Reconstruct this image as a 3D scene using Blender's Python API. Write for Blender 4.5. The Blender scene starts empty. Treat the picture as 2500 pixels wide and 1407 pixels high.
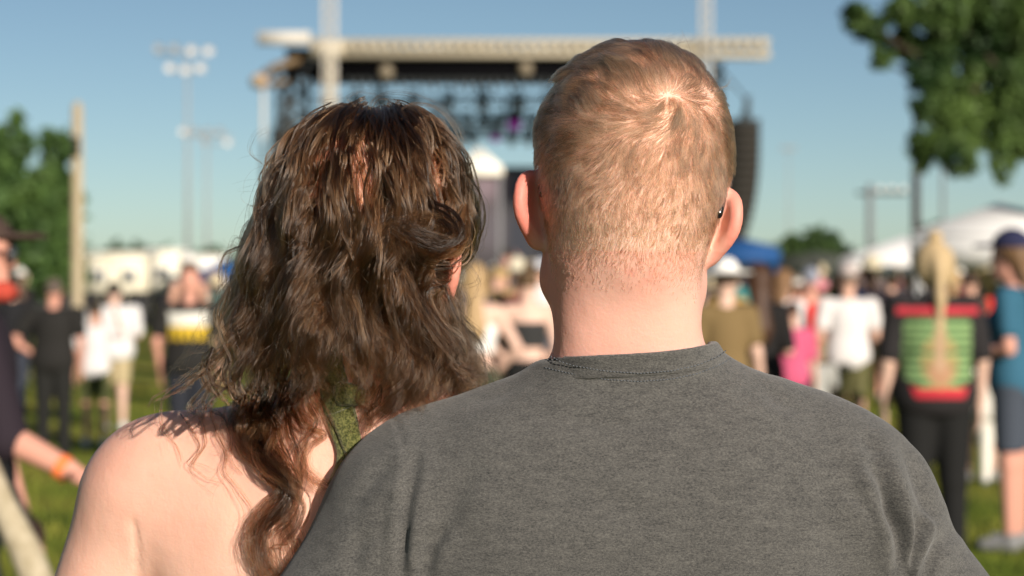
import bpy, math, random
import numpy as np
from mathutils import Vector, Matrix, noise
from mathutils.bvhtree import BVHTree

R = math.radians
rng = np.random.default_rng(7)
random.seed(7)
scene = bpy.context.scene

# ---------------------------------------------------------------- camera, sky, sun, exposure
F = 70.0 / 36.0 * 2500.0          # focal length in photograph pixels
CH = 1.60                          # camera height
HY = 675.0                         # row of the horizon
cam_d = bpy.data.cameras.new('camera')
cam = bpy.data.objects.new('camera', cam_d)
scene.collection.objects.link(cam)
cam.location = (0, 0, CH)
cam.rotation_euler = (R(90), 0, 0)
cam_d.lens = 70
cam_d.sensor_width = 36
cam_d.shift_y = -(703.5 - HY) / 2500.0
cam_d.clip_end = 3000
cam_d.dof.use_dof = True
cam_d.dof.focus_distance = 1.60
cam_d.dof.aperture_fstop = 5.6
cam_d.dof.aperture_blades = 9
scene.camera = cam

SUN_EL, SUN_AZ = 19.0, 27.0        # degrees; azimuth measured from straight behind the camera, to its right
world = bpy.data.worlds.new('World')
scene.world = world
world.use_nodes = True
wn = world.node_tree
wn.nodes.clear()
sky = wn.nodes.new('ShaderNodeTexSky')
sky.sky_type = 'NISHITA'
sky.sun_disc = False
sky.sun_elevation = R(SUN_EL + 8)
sky.sun_rotation = R(180 - SUN_AZ)
sky.air_density = 0.65
sky.dust_density = 0.4
sky.ozone_density = 0.15
bg = wn.nodes.new('ShaderNodeBackground')
bg.inputs['Strength'].default_value = 0.054
wo = wn.nodes.new('ShaderNodeOutputWorld')
wb = wn.nodes.new('ShaderNodeMix'); wb.data_type = 'RGBA'; wb.blend_type = 'MULTIPLY'; wb.inputs['Factor'].default_value = 1.0
wb.inputs['B'].default_value = (0.93, 1.03, 1.0, 1)          # the photograph's slightly cyan white balance
wn.links.new(sky.outputs[0], wb.inputs['A'])
wn.links.new(wb.outputs['Result'], bg.inputs[0])
wn.links.new(bg.outputs[0], wo.inputs[0])

sun_d = bpy.data.lights.new('sun', 'SUN')
sun_d.energy = 5.0
sun_d.angle = R(0.53)
sun_d.color = (1.0, 0.90, 0.78)
sun = bpy.data.objects.new('sun', sun_d)
scene.collection.objects.link(sun)
sv = Vector((math.sin(R(SUN_AZ)) * math.cos(R(SUN_EL)), -math.cos(R(SUN_AZ)) * math.cos(R(SUN_EL)), math.sin(R(SUN_EL))))
sun.rotation_euler = sv.to_track_quat('Z', 'Y').to_euler()
sun.location = sv * 60

vs = scene.view_settings
vs.view_transform = 'Standard'
vs.look = 'None'
vs.exposure = 0.46
vs.gamma = 1.0
vs.use_curve_mapping = False
scene.render.engine = 'CYCLES'
scene.cycles.max_bounces = 6
scene.cycles.transparent_max_bounces = 8
scene.cycles_curves.shape = 'RIBBONS'
scene.cycles.use_denoising = True
scene.cycles.sample_clamp_indirect = 4.0

ORD = ['first', 'second', 'third', 'fourth', 'fifth', 'sixth', 'seventh', 'eighth', 'ninth', 'tenth', 'eleventh', 'twelfth']

def P(px, py, d):
    """Where the pixel (px, py) of the photograph lies at distance d in front of the camera."""
    return np.array([(px - 1250.0) / F * d, d, CH - (py - HY) / F * d])

# ---------------------------------------------------------------- objects
def link(o, parent=None):
    scene.collection.objects.link(o)
    if parent is not None:
        o.parent = parent
    return o

def tag(o, label=None, cat=None, group=None, kind=None):
    if label: o['label'] = label
    if cat: o['category'] = cat
    if group: o['group'] = group
    if kind: o['kind'] = kind
    return o

def empty(name, loc, rz=0.0):
    o = bpy.data.objects.new(name, None)
    o.empty_display_size = 0.1
    o.location = tuple(float(v) for v in loc)
    o.rotation_euler = (0, 0, rz)
    return link(o)

def mesh_np(name, V, Fc, smooth=True):
    """V (n,3), Fc (m,3) or (m,4) or a list of such arrays."""
    me = bpy.data.meshes.new(name)
    groups = Fc if isinstance(Fc, list) else [Fc]
    groups = [np.asarray(g) for g in groups if len(g)]
    V = np.asarray(V, dtype=np.float32)
    me.vertices.add(len(V))
    me.vertices.foreach_set('co', V.ravel())
    sizes = np.concatenate([np.full(len(g), g.shape[1], dtype=np.int32) for g in groups])
    idx = np.concatenate([g.ravel() for g in groups]).astype(np.int32)
    me.loops.add(len(idx))
    me.loops.foreach_set('vertex_index', idx)
    me.polygons.add(len(sizes))
    st = np.concatenate([[0], np.cumsum(sizes)[:-1]]).astype(np.int32)
    me.polygons.foreach_set('loop_start', st)
    me.polygons.foreach_set('loop_total', sizes)
    me.update(calc_edges=True)
    me.validate()
    if smooth:
        me.polygons.foreach_set('use_smooth', np.ones(len(me.polygons), dtype=bool))
    return me

def obj(name, me, m=None, parent=None):
    o = bpy.data.objects.new(name, me)
    if m is not None and len(me.materials) == 0:
        me.materials.append(m)
    return link(o, parent)

class MB:
    """Collects simple solids; build() links them as one mesh object."""
    def __init__(s):
        s.v, s.f4, s.f3, s.n = [], [], [], 0
    def add(s, V, f4=None, f3=None):
        V = np.asarray(V, dtype=float)
        s.v.append(V)
        if f4 is not None and len(f4): s.f4.append(np.asarray(f4) + s.n)
        if f3 is not None and len(f3): s.f3.append(np.asarray(f3) + s.n)
        s.n += len(V)
        return s
    def box(s, c, size, rz=0.0, rx=0.0, ry=0.0):
        hx, hy, hz = [q / 2 for q in size]
        V = np.array([[x, y, z] for x in (-hx, hx) for y in (-hy, hy) for z in (-hz, hz)])
        M = np.array((Matrix.Rotation(rz, 3, 'Z') @ Matrix.Rotation(ry, 3, 'Y') @ Matrix.Rotation(rx, 3, 'X')))
        V = V @ M.T + np.asarray(c, dtype=float)
        return s.add(V, [[0, 1, 3, 2], [4, 6, 7, 5], [0, 4, 5, 1], [2, 3, 7, 6], [0, 2, 6, 4], [1, 5, 7, 3]])
    def tube(s, pts, rad, n=8, cap=True, flat=None):
        pts = np.asarray(pts, dtype=float)
        m = len(pts)
        rad = np.broadcast_to(np.asarray(rad, dtype=float), (m,))
        T = np.gradient(pts, axis=0)
        T /= np.linalg.norm(T, axis=1)[:, None] + 1e-12
        ref = np.array([0, 0, 1.0]) if abs(T[0][2]) < 0.9 else np.array([1.0, 0, 0])
        u = np.cross(T[0], ref); u /= np.linalg.norm(u)
        rings = []
        for i in range(m):
            u = u - T[i] * np.dot(u, T[i]); u /= np.linalg.norm(u) + 1e-12
            w = np.cross(T[i], u)
            a = np.arange(n) / n * 2 * math.pi
            rings.append(pts[i] + rad[i] * (np.cos(a)[:, None] * u + np.sin(a)[:, None] * w))
        V = np.concatenate(rings)
        f = [[i * n + j, i * n + (j + 1) % n, (i + 1) * n + (j + 1) % n, (i + 1) * n + j] for i in range(m - 1) for j in range(n)]
        f3 = []
        if cap:
            V = np.concatenate([V, [pts[0]], [pts[-1]]])
            a, b = m * n, m * n + 1
            f3 = [[a, (j + 1) % n, j] for j in range(n)] + [[b, (m - 1) * n + j, (m - 1) * n + (j + 1) % n] for j in range(n)]
        return s.add(V, f, f3)
    def lathe(s, c, prof, n=16):
        """prof: list of (radius, z) from the bottom up."""
        c = np.asarray(c, dtype=float)
        a = np.arange(n) / n * 2 * math.pi
        V = np.concatenate([np.stack([c[0] + r * np.cos(a), c[1] + r * np.sin(a), np.full(n, c[2] + z)], 1) for r, z in prof])
        m = len(prof)
        f = [[i * n + j, i * n + (j + 1) % n, (i + 1) * n + (j + 1) % n, (i + 1) * n + j] for i in range(m - 1) for j in range(n)]
        V = np.concatenate([V, [c + [0, 0, prof[0][1]]], [c + [0, 0, prof[-1][1]]]])
        f3 = [[m * n, (j + 1) % n, j] for j in range(n)] + [[m * n + 1, (m - 1) * n + j, (m - 1) * n + (j + 1) % n] for j in range(n)]
        return s.add(V, f, f3)
    def data(s):
        g = []
        if s.f4: g.append(np.concatenate(s.f4))
        if s.f3: g.append(np.concatenate(s.f3))
        return np.concatenate(s.v), g
    def build(s, name, m, parent=None, smooth=False):
        V, g = s.data()
        return obj(name, mesh_np(name, V, g, smooth), m, parent)

# ---------------------------------------------------------------- implicit shapes
def axis(*segs):
    """axis((start, end, step), ...): joined grid coordinates with their own spacing."""
    out = []
    for a, b, s in segs:
        n = max(1, int(round((b - a) / s)))
        out.append(np.linspace(a, b, n, endpoint=False))
    out.append(np.array([segs[-1][1]]))
    return np.concatenate(out).astype(np.float32)

def smin(a, b, k):
    h = np.maximum(k - np.abs(a - b), 0.0) / k
    return np.minimum(a, b) - h * h * k * 0.25

class Vol:
    def __init__(s, xs, ys, zs):
        s.xs, s.ys, s.zs = xs, ys, zs
        s.D = np.full((len(xs), len(ys), len(zs)), 0.2, dtype=np.float32)
    def _sl(s, lo, hi):
        out = []
        for a, l, h in zip((s.xs, s.ys, s.zs), lo, hi):
            i, j = np.searchsorted(a, l) - 1, np.searchsorted(a, h) + 1
            out.append(slice(max(0, i), min(len(a), max(j, 1))))
        return tuple(out)
    def _grid(s, sl):
        return s.xs[sl[0]][:, None, None], s.ys[sl[1]][None, :, None], s.zs[sl[2]][None, None, :]
    def _merge(s, sl, d, k, sub):
        if sub:
            s.D[sl] = -smin(-s.D[sl], d, k)
        else:
            s.D[sl] = smin(s.D[sl], d, k)
    def cone(s, a, b, ra, rb, k=0.01, sq=(1, 1, 1), sub=False, off=0.0):
        """tapered capsule a -> b; sq > 1 flattens that direction"""
        a, b, q = np.asarray(a, float), np.asarray(b, float), np.asarray(sq, float)
        m = max(ra, rb) + k + off + 0.02
        lo, hi = np.minimum(a, b) - m, np.maximum(a, b) + m
        sl = s._sl(lo, hi)
        X, Y, Z = s._grid(sl)
        A, B = a * q, b * q
        X, Y, Z = X * q[0] - A[0], Y * q[1] - A[1], Z * q[2] - A[2]
        d = B - A
        L = max(float(d @ d), 1e-12)
        t = np.clip((X * d[0] + Y * d[1] + Z * d[2]) / L, 0, 1)
        r = ra + (rb - ra) * t
        dist = (np.sqrt((X - t * d[0]) ** 2 + (Y - t * d[1]) ** 2 + (Z - t * d[2]) ** 2) - r) / q.max() ** 0.5 - off
        s._merge(sl, dist.astype(np.float32), k, sub)
        return s
    def chain(s, pts, rad, k=0.01):
        """one smooth tapered tube through many points, joined to the rest with softness k"""
        pts = np.asarray(pts, float); m = max(rad) + k + 0.02
        sl = s._sl(pts.min(0) - m, pts.max(0) + m)
        X, Y, Z = s._grid(sl)
        best = None
        for i in range(len(pts) - 1):
            A = pts[i]; d = pts[i + 1] - A; L = max(float(d @ d), 1e-12)
            x, y, z = X - A[0], Y - A[1], Z - A[2]
            t = np.clip((x * d[0] + y * d[1] + z * d[2]) / L, 0, 1)
            q = np.sqrt((x - t * d[0]) ** 2 + (y - t * d[1]) ** 2 + (z - t * d[2]) ** 2) - (rad[i] + (rad[i + 1] - rad[i]) * t)
            best = q if best is None else smin(best, q, 0.0006)
        s._merge(sl, best.astype(np.float32), k, False)
        return s
    def patch(s, rows, rad, k=0.01):
        """a curved shell through a grid of points (rows of equal length), half thickness rad"""
        rows = np.asarray(rows, float)
        m = rad + k + 0.02
        fl = rows.reshape(-1, 3)
        sl = s._sl(fl.min(0) - m, fl.max(0) + m)
        X, Y, Z = s._grid(sl)
        best = None
        for i in range(rows.shape[0]):
            for j in range(rows.shape[1]):
                p = rows[i, j]
                q = np.sqrt((X - p[0]) ** 2 + (Y - p[1]) ** 2 + (Z - p[2]) ** 2) - rad
                best = q if best is None else smin(best, q, rad * 1.2)
        s._merge(sl, best.astype(np.float32), k, False)
        return s
    def ell(s, c, r, k=0.01, M=None, sub=False, off=0.0):
        c, r = np.asarray(c, float), np.asarray(r, float)
        m = r.max() + k + off + 0.02
        sl = s._sl(c - m, c + m)
        X, Y, Z = s._grid(sl)
        X, Y, Z = X - c[0], Y - c[1], Z - c[2]
        if M is not None:
            X, Y, Z = (M[0][0] * X + M[1][0] * Y + M[2][0] * Z, M[0][1] * X + M[1][1] * Y + M[2][1] * Z, M[0][2] * X + M[1][2] * Y + M[2][2] * Z)
        k0 = np.sqrt((X / r[0]) ** 2 + (Y / r[1]) ** 2 + (Z / r[2]) ** 2)
        k1 = np.sqrt((X / r[0] ** 2) ** 2 + (Y / r[1] ** 2) ** 2 + (Z / r[2] ** 2) ** 2) + 1e-9
        d = k0 * (k0 - 1) / k1 - off
        s._merge(sl, d.astype(np.float32), k, sub)
        return s
    def cut(s, fn, k=0.002):
        """keep where fn(X, Y, Z) < 0"""
        X, Y, Z = s._grid((slice(None),) * 3)
        d = fn(X, Y, Z).astype(np.float32)
        s.D = -smin(-s.D, np.broadcast_to(-d, s.D.shape), k)
        return s
    def mesh(s, relax=1):
        D = s.D
        S = D < 0
        S[0] = S[-1] = False; S[:, 0] = S[:, -1] = False; S[:, :, 0] = S[:, :, -1] = False
        D = np.where(S, np.minimum(D, -1e-5), np.maximum(D, 1e-5))
        c = np.zeros(tuple(n - 1 for n in S.shape), dtype=np.uint8)
        for i in (0, 1):
            for j in (0, 1):
                for k in (0, 1):
                    c += S[i:S.shape[0] - 1 + i, j:S.shape[1] - 1 + j, k:S.shape[2] - 1 + k]
        act = (c > 0) & (c < 8)
        idx = np.argwhere(act)
        ids = np.full(act.shape, -1, dtype=np.int32)
        ids[act] = np.arange(len(idx))
        cor = [(i, j, k) for i in (0, 1) for j in (0, 1) for k in (0, 1)]
        val = np.stack([D[idx[:, 0] + i, idx[:, 1] + j, idx[:, 2] + k] for i, j, k in cor], 1)
        pos = np.stack([np.stack([s.xs[idx[:, 0] + i], s.ys[idx[:, 1] + j], s.zs[idx[:, 2] + k]], 1) for i, j, k in cor], 1)
        acc = np.zeros((len(idx), 3)); cnt = np.zeros(len(idx))
        for a in range(8):
            for b in range(a + 1, 8):
                if sum(abs(p - q) for p, q in zip(cor[a], cor[b])) != 1: continue
                m = (val[:, a] < 0) != (val[:, b] < 0)
                t = val[m, a] / (val[m, a] - val[m, b])
                acc[m] += pos[m, a] + t[:, None] * (pos[m, b] - pos[m, a])
                cnt[m] += 1
        V = acc / cnt[:, None]
        Q = []
        for ax in range(3):
            sl1 = [slice(None)] * 3; sl2 = [slice(None)] * 3
            sl1[ax] = slice(0, -1); sl2[ax] = slice(1, None)
            A, B = S[tuple(sl1)], S[tuple(sl2)]
            e = np.argwhere(A != B)
            o1, o2 = [(1, 2), (2, 0), (0, 1)][ax]
            ins = A[e[:, 0], e[:, 1], e[:, 2]]
            def cell(d1, d2):
                q = e.copy(); q[:, o1] += d1; q[:, o2] += d2
                return ids[q[:, 0], q[:, 1], q[:, 2]]
            f = np.stack([cell(-1, -1), cell(0, -1), cell(0, 0), cell(-1, 0)], 1)
            f[~ins] = f[~ins][:, ::-1]
            Q.append(f)
        Q = np.concatenate(Q)
        Q = Q[(Q >= 0).all(1)]
        for _ in range(relax):
            V = relax_mesh(V, Q)
        return V, Q

def relax_mesh(V, Q, w=0.5):
    acc = np.zeros_like(V); cnt = np.zeros(len(V))
    for a, b in ((0, 1), (1, 2), (2, 3), (3, 0)):
        for p, q in ((a, b), (b, a)):
            for c in range(3):
                acc[:, c] += np.bincount(Q[:, p], weights=V[Q[:, q], c], minlength=len(V))
            cnt += np.bincount(Q[:, p], minlength=len(V))
    return V * (1 - w) + w * acc / np.maximum(cnt, 1)[:, None]

def vert_normals(V, Q):
    n = np.cross(V[Q[:, 2]] - V[Q[:, 0]], V[Q[:, 3]] - V[Q[:, 1]])
    N = np.zeros_like(V)
    for i in range(4):
        for c in range(3):
            N[:, c] += np.bincount(Q[:, i], weights=n[:, c], minlength=len(V))
    return N / (np.linalg.norm(N, axis=1)[:, None] + 1e-12)

def set_color(me, name, C):
    a = me.color_attributes.new(name, 'FLOAT_COLOR', 'POINT')
    C = np.asarray(C, dtype=np.float32)
    if C.shape[1] == 3: C = np.concatenate([C, np.ones((len(C), 1), np.float32)], 1)
    a.data.foreach_set('color', C.ravel())

# ---------------------------------------------------------------- materials
def mat(name, col, rough=0.7, spec=0.3, metal=0.0, sheen=0.0):
    m = bpy.data.materials.new(name)
    m.use_nodes = True
    b = m.node_tree.nodes['Principled BSDF']
    b.inputs['Base Color'].default_value = (*col, 1)
    b.inputs['Roughness'].default_value = rough
    b.inputs['Specular IOR Level'].default_value = spec
    b.inputs['Metallic'].default_value = metal
    if sheen: b.inputs['Sheen Weight'].default_value = sheen
    return m

def noisy(name, c1, c2, scale=5.0, rough=0.8, detail=4.0, spec=0.3, bump=0.0, bscale=None, stretch=(1, 1, 1), lo=0.35, hi=0.65, sheen=0.0):
    """two colours mixed by noise in object space, with optional fine relief"""
    m = mat(name, c1, rough, spec, 0.0, sheen)
    nt = m.node_tree; b = nt.nodes['Principled BSDF']
    tc = nt.nodes.new('ShaderNodeTexCoord')
    mp = nt.nodes.new('ShaderNodeMapping'); mp.inputs['Scale'].default_value = stretch
    nt.links.new(tc.outputs['Object'], mp.inputs[0])
    n = nt.nodes.new('ShaderNodeTexNoise'); n.inputs['Scale'].default_value = scale; n.inputs['Detail'].default_value = detail
    nt.links.new(mp.outputs[0], n.inputs[0])
    r = nt.nodes.new('ShaderNodeValToRGB')
    r.color_ramp.elements[0].position = lo; r.color_ramp.elements[0].color = (*c1, 1)
    r.color_ramp.elements[1].position = hi; r.color_ramp.elements[1].color = (*c2, 1)
    nt.links.new(n.outputs[0], r.inputs[0]); nt.links.new(r.outputs[0], b.inputs['Base Color'])
    if bump:
        n2 = nt.nodes.new('ShaderNodeTexNoise'); n2.inputs['Scale'].default_value = bscale or scale * 4; n2.inputs['Detail'].default_value = 3
        nt.links.new(mp.outputs[0], n2.inputs[0])
        bp = nt.nodes.new('ShaderNodeBump'); bp.inputs['Distance'].default_value = bump; bp.inputs['Strength'].default_value = 1
        nt.links.new(n2.outputs[0], bp.inputs['Height']); nt.links.new(bp.outputs[0], b.inputs['Normal'])
    return m
# ================================================================ THE COUPLE
def skin_material(name, base, blush):
    """skin: mottled colour, blush from the 'blush' attribute, light scattering under the surface"""
    m = mat(name, base, 0.55, 0.35)
    nt = m.node_tree; b = nt.nodes['Principled BSDF']
    tc = nt.nodes.new('ShaderNodeTexCoord')
    n = nt.nodes.new('ShaderNodeTexNoise'); n.inputs['Scale'].default_value = 22; n.inputs['Detail'].default_value = 5
    nt.links.new(tc.outputs['Object'], n.inputs[0])
    r = nt.nodes.new('ShaderNodeValToRGB')
    r.color_ramp.elements[0].position = 0.3; r.color_ramp.elements[0].color = (*[c * k for c, k in zip(base, (0.96, 0.88, 0.86))], 1)
    r.color_ramp.elements[1].position = 0.7; r.color_ramp.elements[1].color = (*base, 1)
    nt.links.new(n.outputs[0], r.inputs[0])
    # small freckles
    v = nt.nodes.new('ShaderNodeTexVoronoi'); v.inputs['Scale'].default_value = 75
    nt.links.new(tc.outputs['Object'], v.inputs[0])
    fr = nt.nodes.new('ShaderNodeValToRGB')
    fr.color_ramp.elements[0].position = 0.035; fr.color_ramp.elements[0].color = (0.35, 0.35, 0.35, 1)
    fr.color_ramp.elements[1].position = 0.075; fr.color_ramp.elements[1].color = (0, 0, 0, 1)
    nt.links.new(v.outputs['Distance'], fr.inputs[0])
    mf = nt.nodes.new('ShaderNodeMix'); mf.data_type = 'RGBA'
    sm = nt.nodes.new('ShaderNodeMath'); sm.operation = 'MULTIPLY'
    sep = nt.nodes.new('ShaderNodeSeparateColor'); nt.links.new(v.outputs['Color'], sep.inputs[0])
    gt = nt.nodes.new('ShaderNodeMath'); gt.operation = 'GREATER_THAN'; gt.inputs[1].default_value = 0.72
    nt.links.new(sep.outputs[0], gt.inputs[0])
    nt.links.new(fr.outputs[0], sm.inputs[0]); nt.links.new(gt.outputs[0], sm.inputs[1])
    nt.links.new(sm.outputs[0], mf.inputs['Factor'])
    nt.links.new(r.outputs[0], mf.inputs['A']); mf.inputs['B'].default_value = (0.33, 0.13, 0.08, 1)
    at = nt.nodes.new('ShaderNodeAttribute'); at.attribute_name = 'blush'
    mx = nt.nodes.new('ShaderNodeMix'); mx.data_type = 'RGBA'
    nt.links.new(at.outputs['Fac'], mx.inputs['Factor'])
    nt.links.new(mf.outputs['Result'], mx.inputs['A']); mx.inputs['B'].default_value = (*blush, 1)
    nt.links.new(mx.outputs['Result'], b.inputs['Base Color'])
    b.inputs['Subsurface Weight'].default_value = 0.35
    b.inputs['Subsurface Radius'].default_value = (1.0, 0.35, 0.2)
    b.inputs['Subsurface Scale'].default_value = 0.006
    n2 = nt.nodes.new('ShaderNodeTexNoise'); n2.inputs['Scale'].default_value = 420; n2.inputs['Detail'].default_value = 3
    nt.links.new(tc.outputs['Object'], n2.inputs[0])
    n3 = nt.nodes.new('ShaderNodeTexNoise'); n3.inputs['Scale'].default_value = 60
    nt.links.new(tc.outputs['Object'], n3.inputs[0])
    ad = nt.nodes.new('ShaderNodeMath'); ad.operation = 'MULTIPLY_ADD'; ad.inputs[1].default_value = 3.0
    nt.links.new(n3.outputs[0], ad.inputs[0]); nt.links.new(n2.outputs[0], ad.inputs[2])
    bp = nt.nodes.new('ShaderNodeBump'); bp.inputs['Distance'].default_value = 0.00024
    nt.links.new(ad.outputs[0], bp.inputs['Height']); nt.links.new(bp.outputs[0], b.inputs['Normal'])
    return m

def hair_material(name, color, rough=0.32, radial=0.4, rand=0.25, coat=0.0):
    m = bpy.data.materials.new(name); m.use_nodes = True
    nt = m.node_tree; nt.nodes.clear()
    h = nt.nodes.new('ShaderNodeBsdfHairPrincipled')
    h.parametrization = 'COLOR'
    h.inputs['Roughness'].default_value = rough
    h.inputs['Radial Roughness'].default_value = radial
    if 'Random Roughness' in h.inputs: h.inputs['Random Roughness'].default_value = 0.2
    at = nt.nodes.new('ShaderNodeAttribute'); at.attribute_name = 'tone'
    r = nt.nodes.new('ShaderNodeValToRGB')
    r.color_ramp.elements[0].color = (*[c * (1 - rand) for c in color], 1)
    r.color_ramp.elements[1].color = (*[min(1, c * (1 + rand * 2.2)) for c in color], 1)
    nt.links.new(at.outputs['Fac'], r.inputs[0])
    nt.links.new(r.outputs[0], h.inputs['Color'])
    o = nt.nodes.new('ShaderNodeOutputMaterial')
    nt.links.new(h.outputs[0], o.inputs[0])
    return m

def make_curves(name, strands, r0, r1, m, parent, tone=None):
    """strands: (n, k, 3) array; radius tapers from r0 at the root to r1 at the tip."""
    n, k, _ = strands.shape
    hc = bpy.data.hair_curves.new(name)
    hc.add_curves([k] * n)
    hc.position_data.foreach_set('vector', strands.astype(np.float32).ravel())
    t = np.linspace(0, 1, k)
    rad = r0 + (r1 - r0) * t ** 1.5
    at = hc.attributes.get('radius') or hc.attributes.new('radius', 'FLOAT', 'POINT')
    at.data.foreach_set('value', np.tile(rad, n).astype(np.float32))
    tn = hc.attributes.new('tone', 'FLOAT', 'CURVE')
    tn.data.foreach_set('value', (rng.random(n) if tone is None else tone).astype(np.float32))
    hc.materials.append(m)
    o = bpy.data.objects.new(name, hc)
    return link(o, parent)

def rowroll(deg):
    return np.array(Matrix.Rotation(R(deg), 3, 'Y'))

class Head:
    """maps head-local (x right, y forward, z up, origin in the skull) to the world"""
    def __init__(s, c, roll=0, yaw=0, pitch=0, k=1.0):
        s.c = np.asarray(c, float); s.k = k
        s.M = np.array(Matrix.Rotation(R(roll), 3, 'Y') @ Matrix.Rotation(R(yaw), 3, 'Z') @ Matrix.Rotation(R(pitch), 3, 'X'))
    def w(s, p): return s.c + s.M @ (np.asarray(p, float) * s.k)
    def l(s, P_): return (np.asarray(P_) - s.c) @ s.M / s.k

def head_prims(v, H, male=True, ears=True, jaw=1.0):
    e = lambda c, r, k=0.02: v.ell(H.w(c), np.asarray(r) * H.k, k, M=H.M)
    c = lambda a, b, ra, rb, k=0.01: v.cone(H.w(a), H.w(b), ra * H.k, rb * H.k, k)
    e((0.001, 0.0, 0.030), (0.0760, 0.095, 0.0785), 0.01)
    e((0, 0.005, 0.0), (0.066, 0.092, 0.085), 0.03)
    e((0, -0.030, -0.022), (0.062, 0.066, 0.072), 0.03)          # occiput
    e((-0.003, -0.020, 0.034), (0.0700, 0.073, 0.0675), 0.02)           # crown
    e((0, 0.040, -0.078), (0.052, 0.056, 0.070), 0.03)           # face
    c((0.050 * jaw, 0.012, -0.088), (0.012, 0.088, -0.125), 0.015, 0.015, 0.03)
    c((-0.050 * jaw, 0.012, -0.088), (-0.012, 0.088, -0.125), 0.015, 0.015, 0.03)
    c((0.053, 0.006, -0.035), (0.050 * jaw, 0.012, -0.088), 0.014, 0.013, 0.015)
    c((-0.053, 0.006, -0.035), (-0.050 * jaw, 0.012, -0.088), 0.014, 0.013, 0.015)
    # face: brow, nose, lips, chin, eye hollows
    c((-0.035, 0.086, 0.006), (0.035, 0.086, 0.006), 0.010, 0.010, 0.02)
    c((0, 0.096, 0.0), (0, 0.116, -0.040), 0.007, 0.011, 0.012)
    c((-0.012, 0.104, -0.044), (0.012, 0.104, -0.044), 0.007, 0.007, 0.008)
    c((-0.018, 0.094, -0.070), (0.018, 0.094, -0.070), 0.007, 0.007, 0.006)
    c((-0.015, 0.093, -0.080), (0.015, 0.093, -0.080), 0.008, 0.008, 0.006)
    e((0, 0.090, -0.108), (0.018, 0.014, 0.014), 0.015)
    for s_ in (-1, 1):
        v.ell(H.w((0.031 * s_, 0.103, -0.010)), np.array((0.015, 0.016, 0.010)) * H.k, 0.01, sub=True)
        e((0.031 * s_, 0.084, -0.011), (0.012, 0.012, 0.011), 0.004)

def spline(ln, k):
    ln = np.asarray(ln, float)
    tt = np.linspace(0, len(ln) - 1, k)
    i = np.clip(tt.astype(int), 0, len(ln) - 2); f = (tt - i)[:, None]
    pm = np.concatenate([[2 * ln[0] - ln[1]], ln, [2 * ln[-1] - ln[-2]]])
    a, b, c, e = pm[i], pm[i + 1], pm[i + 2], pm[i + 3]
    return 0.5 * ((2 * b) + (c - a) * f + (2 * a - 5 * b + 4 * c - e) * f ** 2 + (3 * b - a - 3 * c + e) * f ** 3)

def ear(v, H, s_, out=0.0, dz=0.0):
    """an ear seen mostly from behind: a helix rim standing off the head on a shallow bowl"""
    hel = np.array([(0.064, 0.012, 0.004), (0.072, 0.004, 0.020), (0.081, -0.010, 0.029), (0.0865, -0.020, 0.022), (0.0880, -0.025, 0.008),
           (0.0870, -0.025, -0.008), (0.0830, -0.020, -0.021), (0.0770, -0.011, -0.032), (0.0710, -0.003, -0.040), (0.065, 0.003, -0.037)])
    rad = np.array([0.0032, 0.0040, 0.0047, 0.0052, 0.0054, 0.0052, 0.0050, 0.0054, 0.0062, 0.0050])
    h = spline(hel, 34); rr = np.interp(np.linspace(0, 9, 34), np.arange(10), rad)
    pt = lambda p: H.w((s_ * (p[0] + out), p[1], p[2] * 0.78 - 0.0275 + dz))
    rows = []
    for i in range(4, 31, 2):
        a = h[i]
        inner = np.array((0.060, 0.008, a[2] * 0.60)); mid = np.array((0.074, -0.003, a[2] * 0.80))
        rows.append([pt(q) for q in spline([inner, mid, a - np.array((0.002, -0.001, 0)) * 1.0], 8)])
    v.patch(rows, 0.0036 * H.k, 0.007)
    v.chain([pt(q) for q in h], rr * H.k, 0.0035)

def hand_mesh(wrist, direction, palm_n, k=1.0, curl=0.5, side=1):
    """palm and five bent fingers, lofted; returns V, [quads, tris]"""
    d = np.asarray(direction, float); d /= np.linalg.norm(d)
    n = np.asarray(palm_n, float); n -= d * (n @ d); n /= np.linalg.norm(n)
    s = np.cross(d, n) * side
    T = lambda x, y, z: np.asarray(wrist) + (s * x + d * y + n * z) * k
    mb = MB()
    # palm as a flattened tube
    ring = []
    for y, w, h in ((-0.02, 0.026, 0.020), (0.01, 0.030, 0.016), (0.045, 0.040, 0.014), (0.085, 0.042, 0.012), (0.097, 0.038, 0.008)):
        for a in np.arange(10) / 10 * 2 * math.pi:
            ring.append(T(math.cos(a) * w, y, math.sin(a) * h))
    q = [[i * 10 + j, i * 10 + (j + 1) % 10, (i + 1) * 10 + (j + 1) % 10, (i + 1) * 10 + j] for i in range(4) for j in range(10)]
    ring += [T(0, -0.02, 0), T(0, 0.098, 0)]
    t3 = [[50, (j + 1) % 10, j] for j in range(10)] + [[51, 40 + j, 40 + (j + 1) % 10] for j in range(10)]
    mb.add(ring, q, t3)
    for i, (x, L) in enumerate(((-0.031, 0.062), (-0.011, 0.078), (0.010, 0.085), (0.030, 0.075))):
        p = [T(x, 0.080, 0)]; ang = 0.0; cur = np.array([x, 0.085, 0.0])
        for seg, f in enumerate((0.45, 0.32, 0.23)):
            ang += curl * (0.5 if seg == 0 else 0.8)
            cur = cur + np.array([0, math.cos(ang), math.sin(ang)]) * L * f
            p.append(T(*cur))
        mb.tube(p, np.array([0.0092, 0.0088, 0.0078, 0.0060]) * k, n=7)
    mb.tube([T(0.022, 0.012, 0.004), T(0.042, 0.040, 0.012), T(0.050, 0.068, 0.022), T(0.048, 0.090, 0.030)], np.array([0.013, 0.012, 0.0095, 0.007]) * k, n=7)
    return mb.data()

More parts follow.
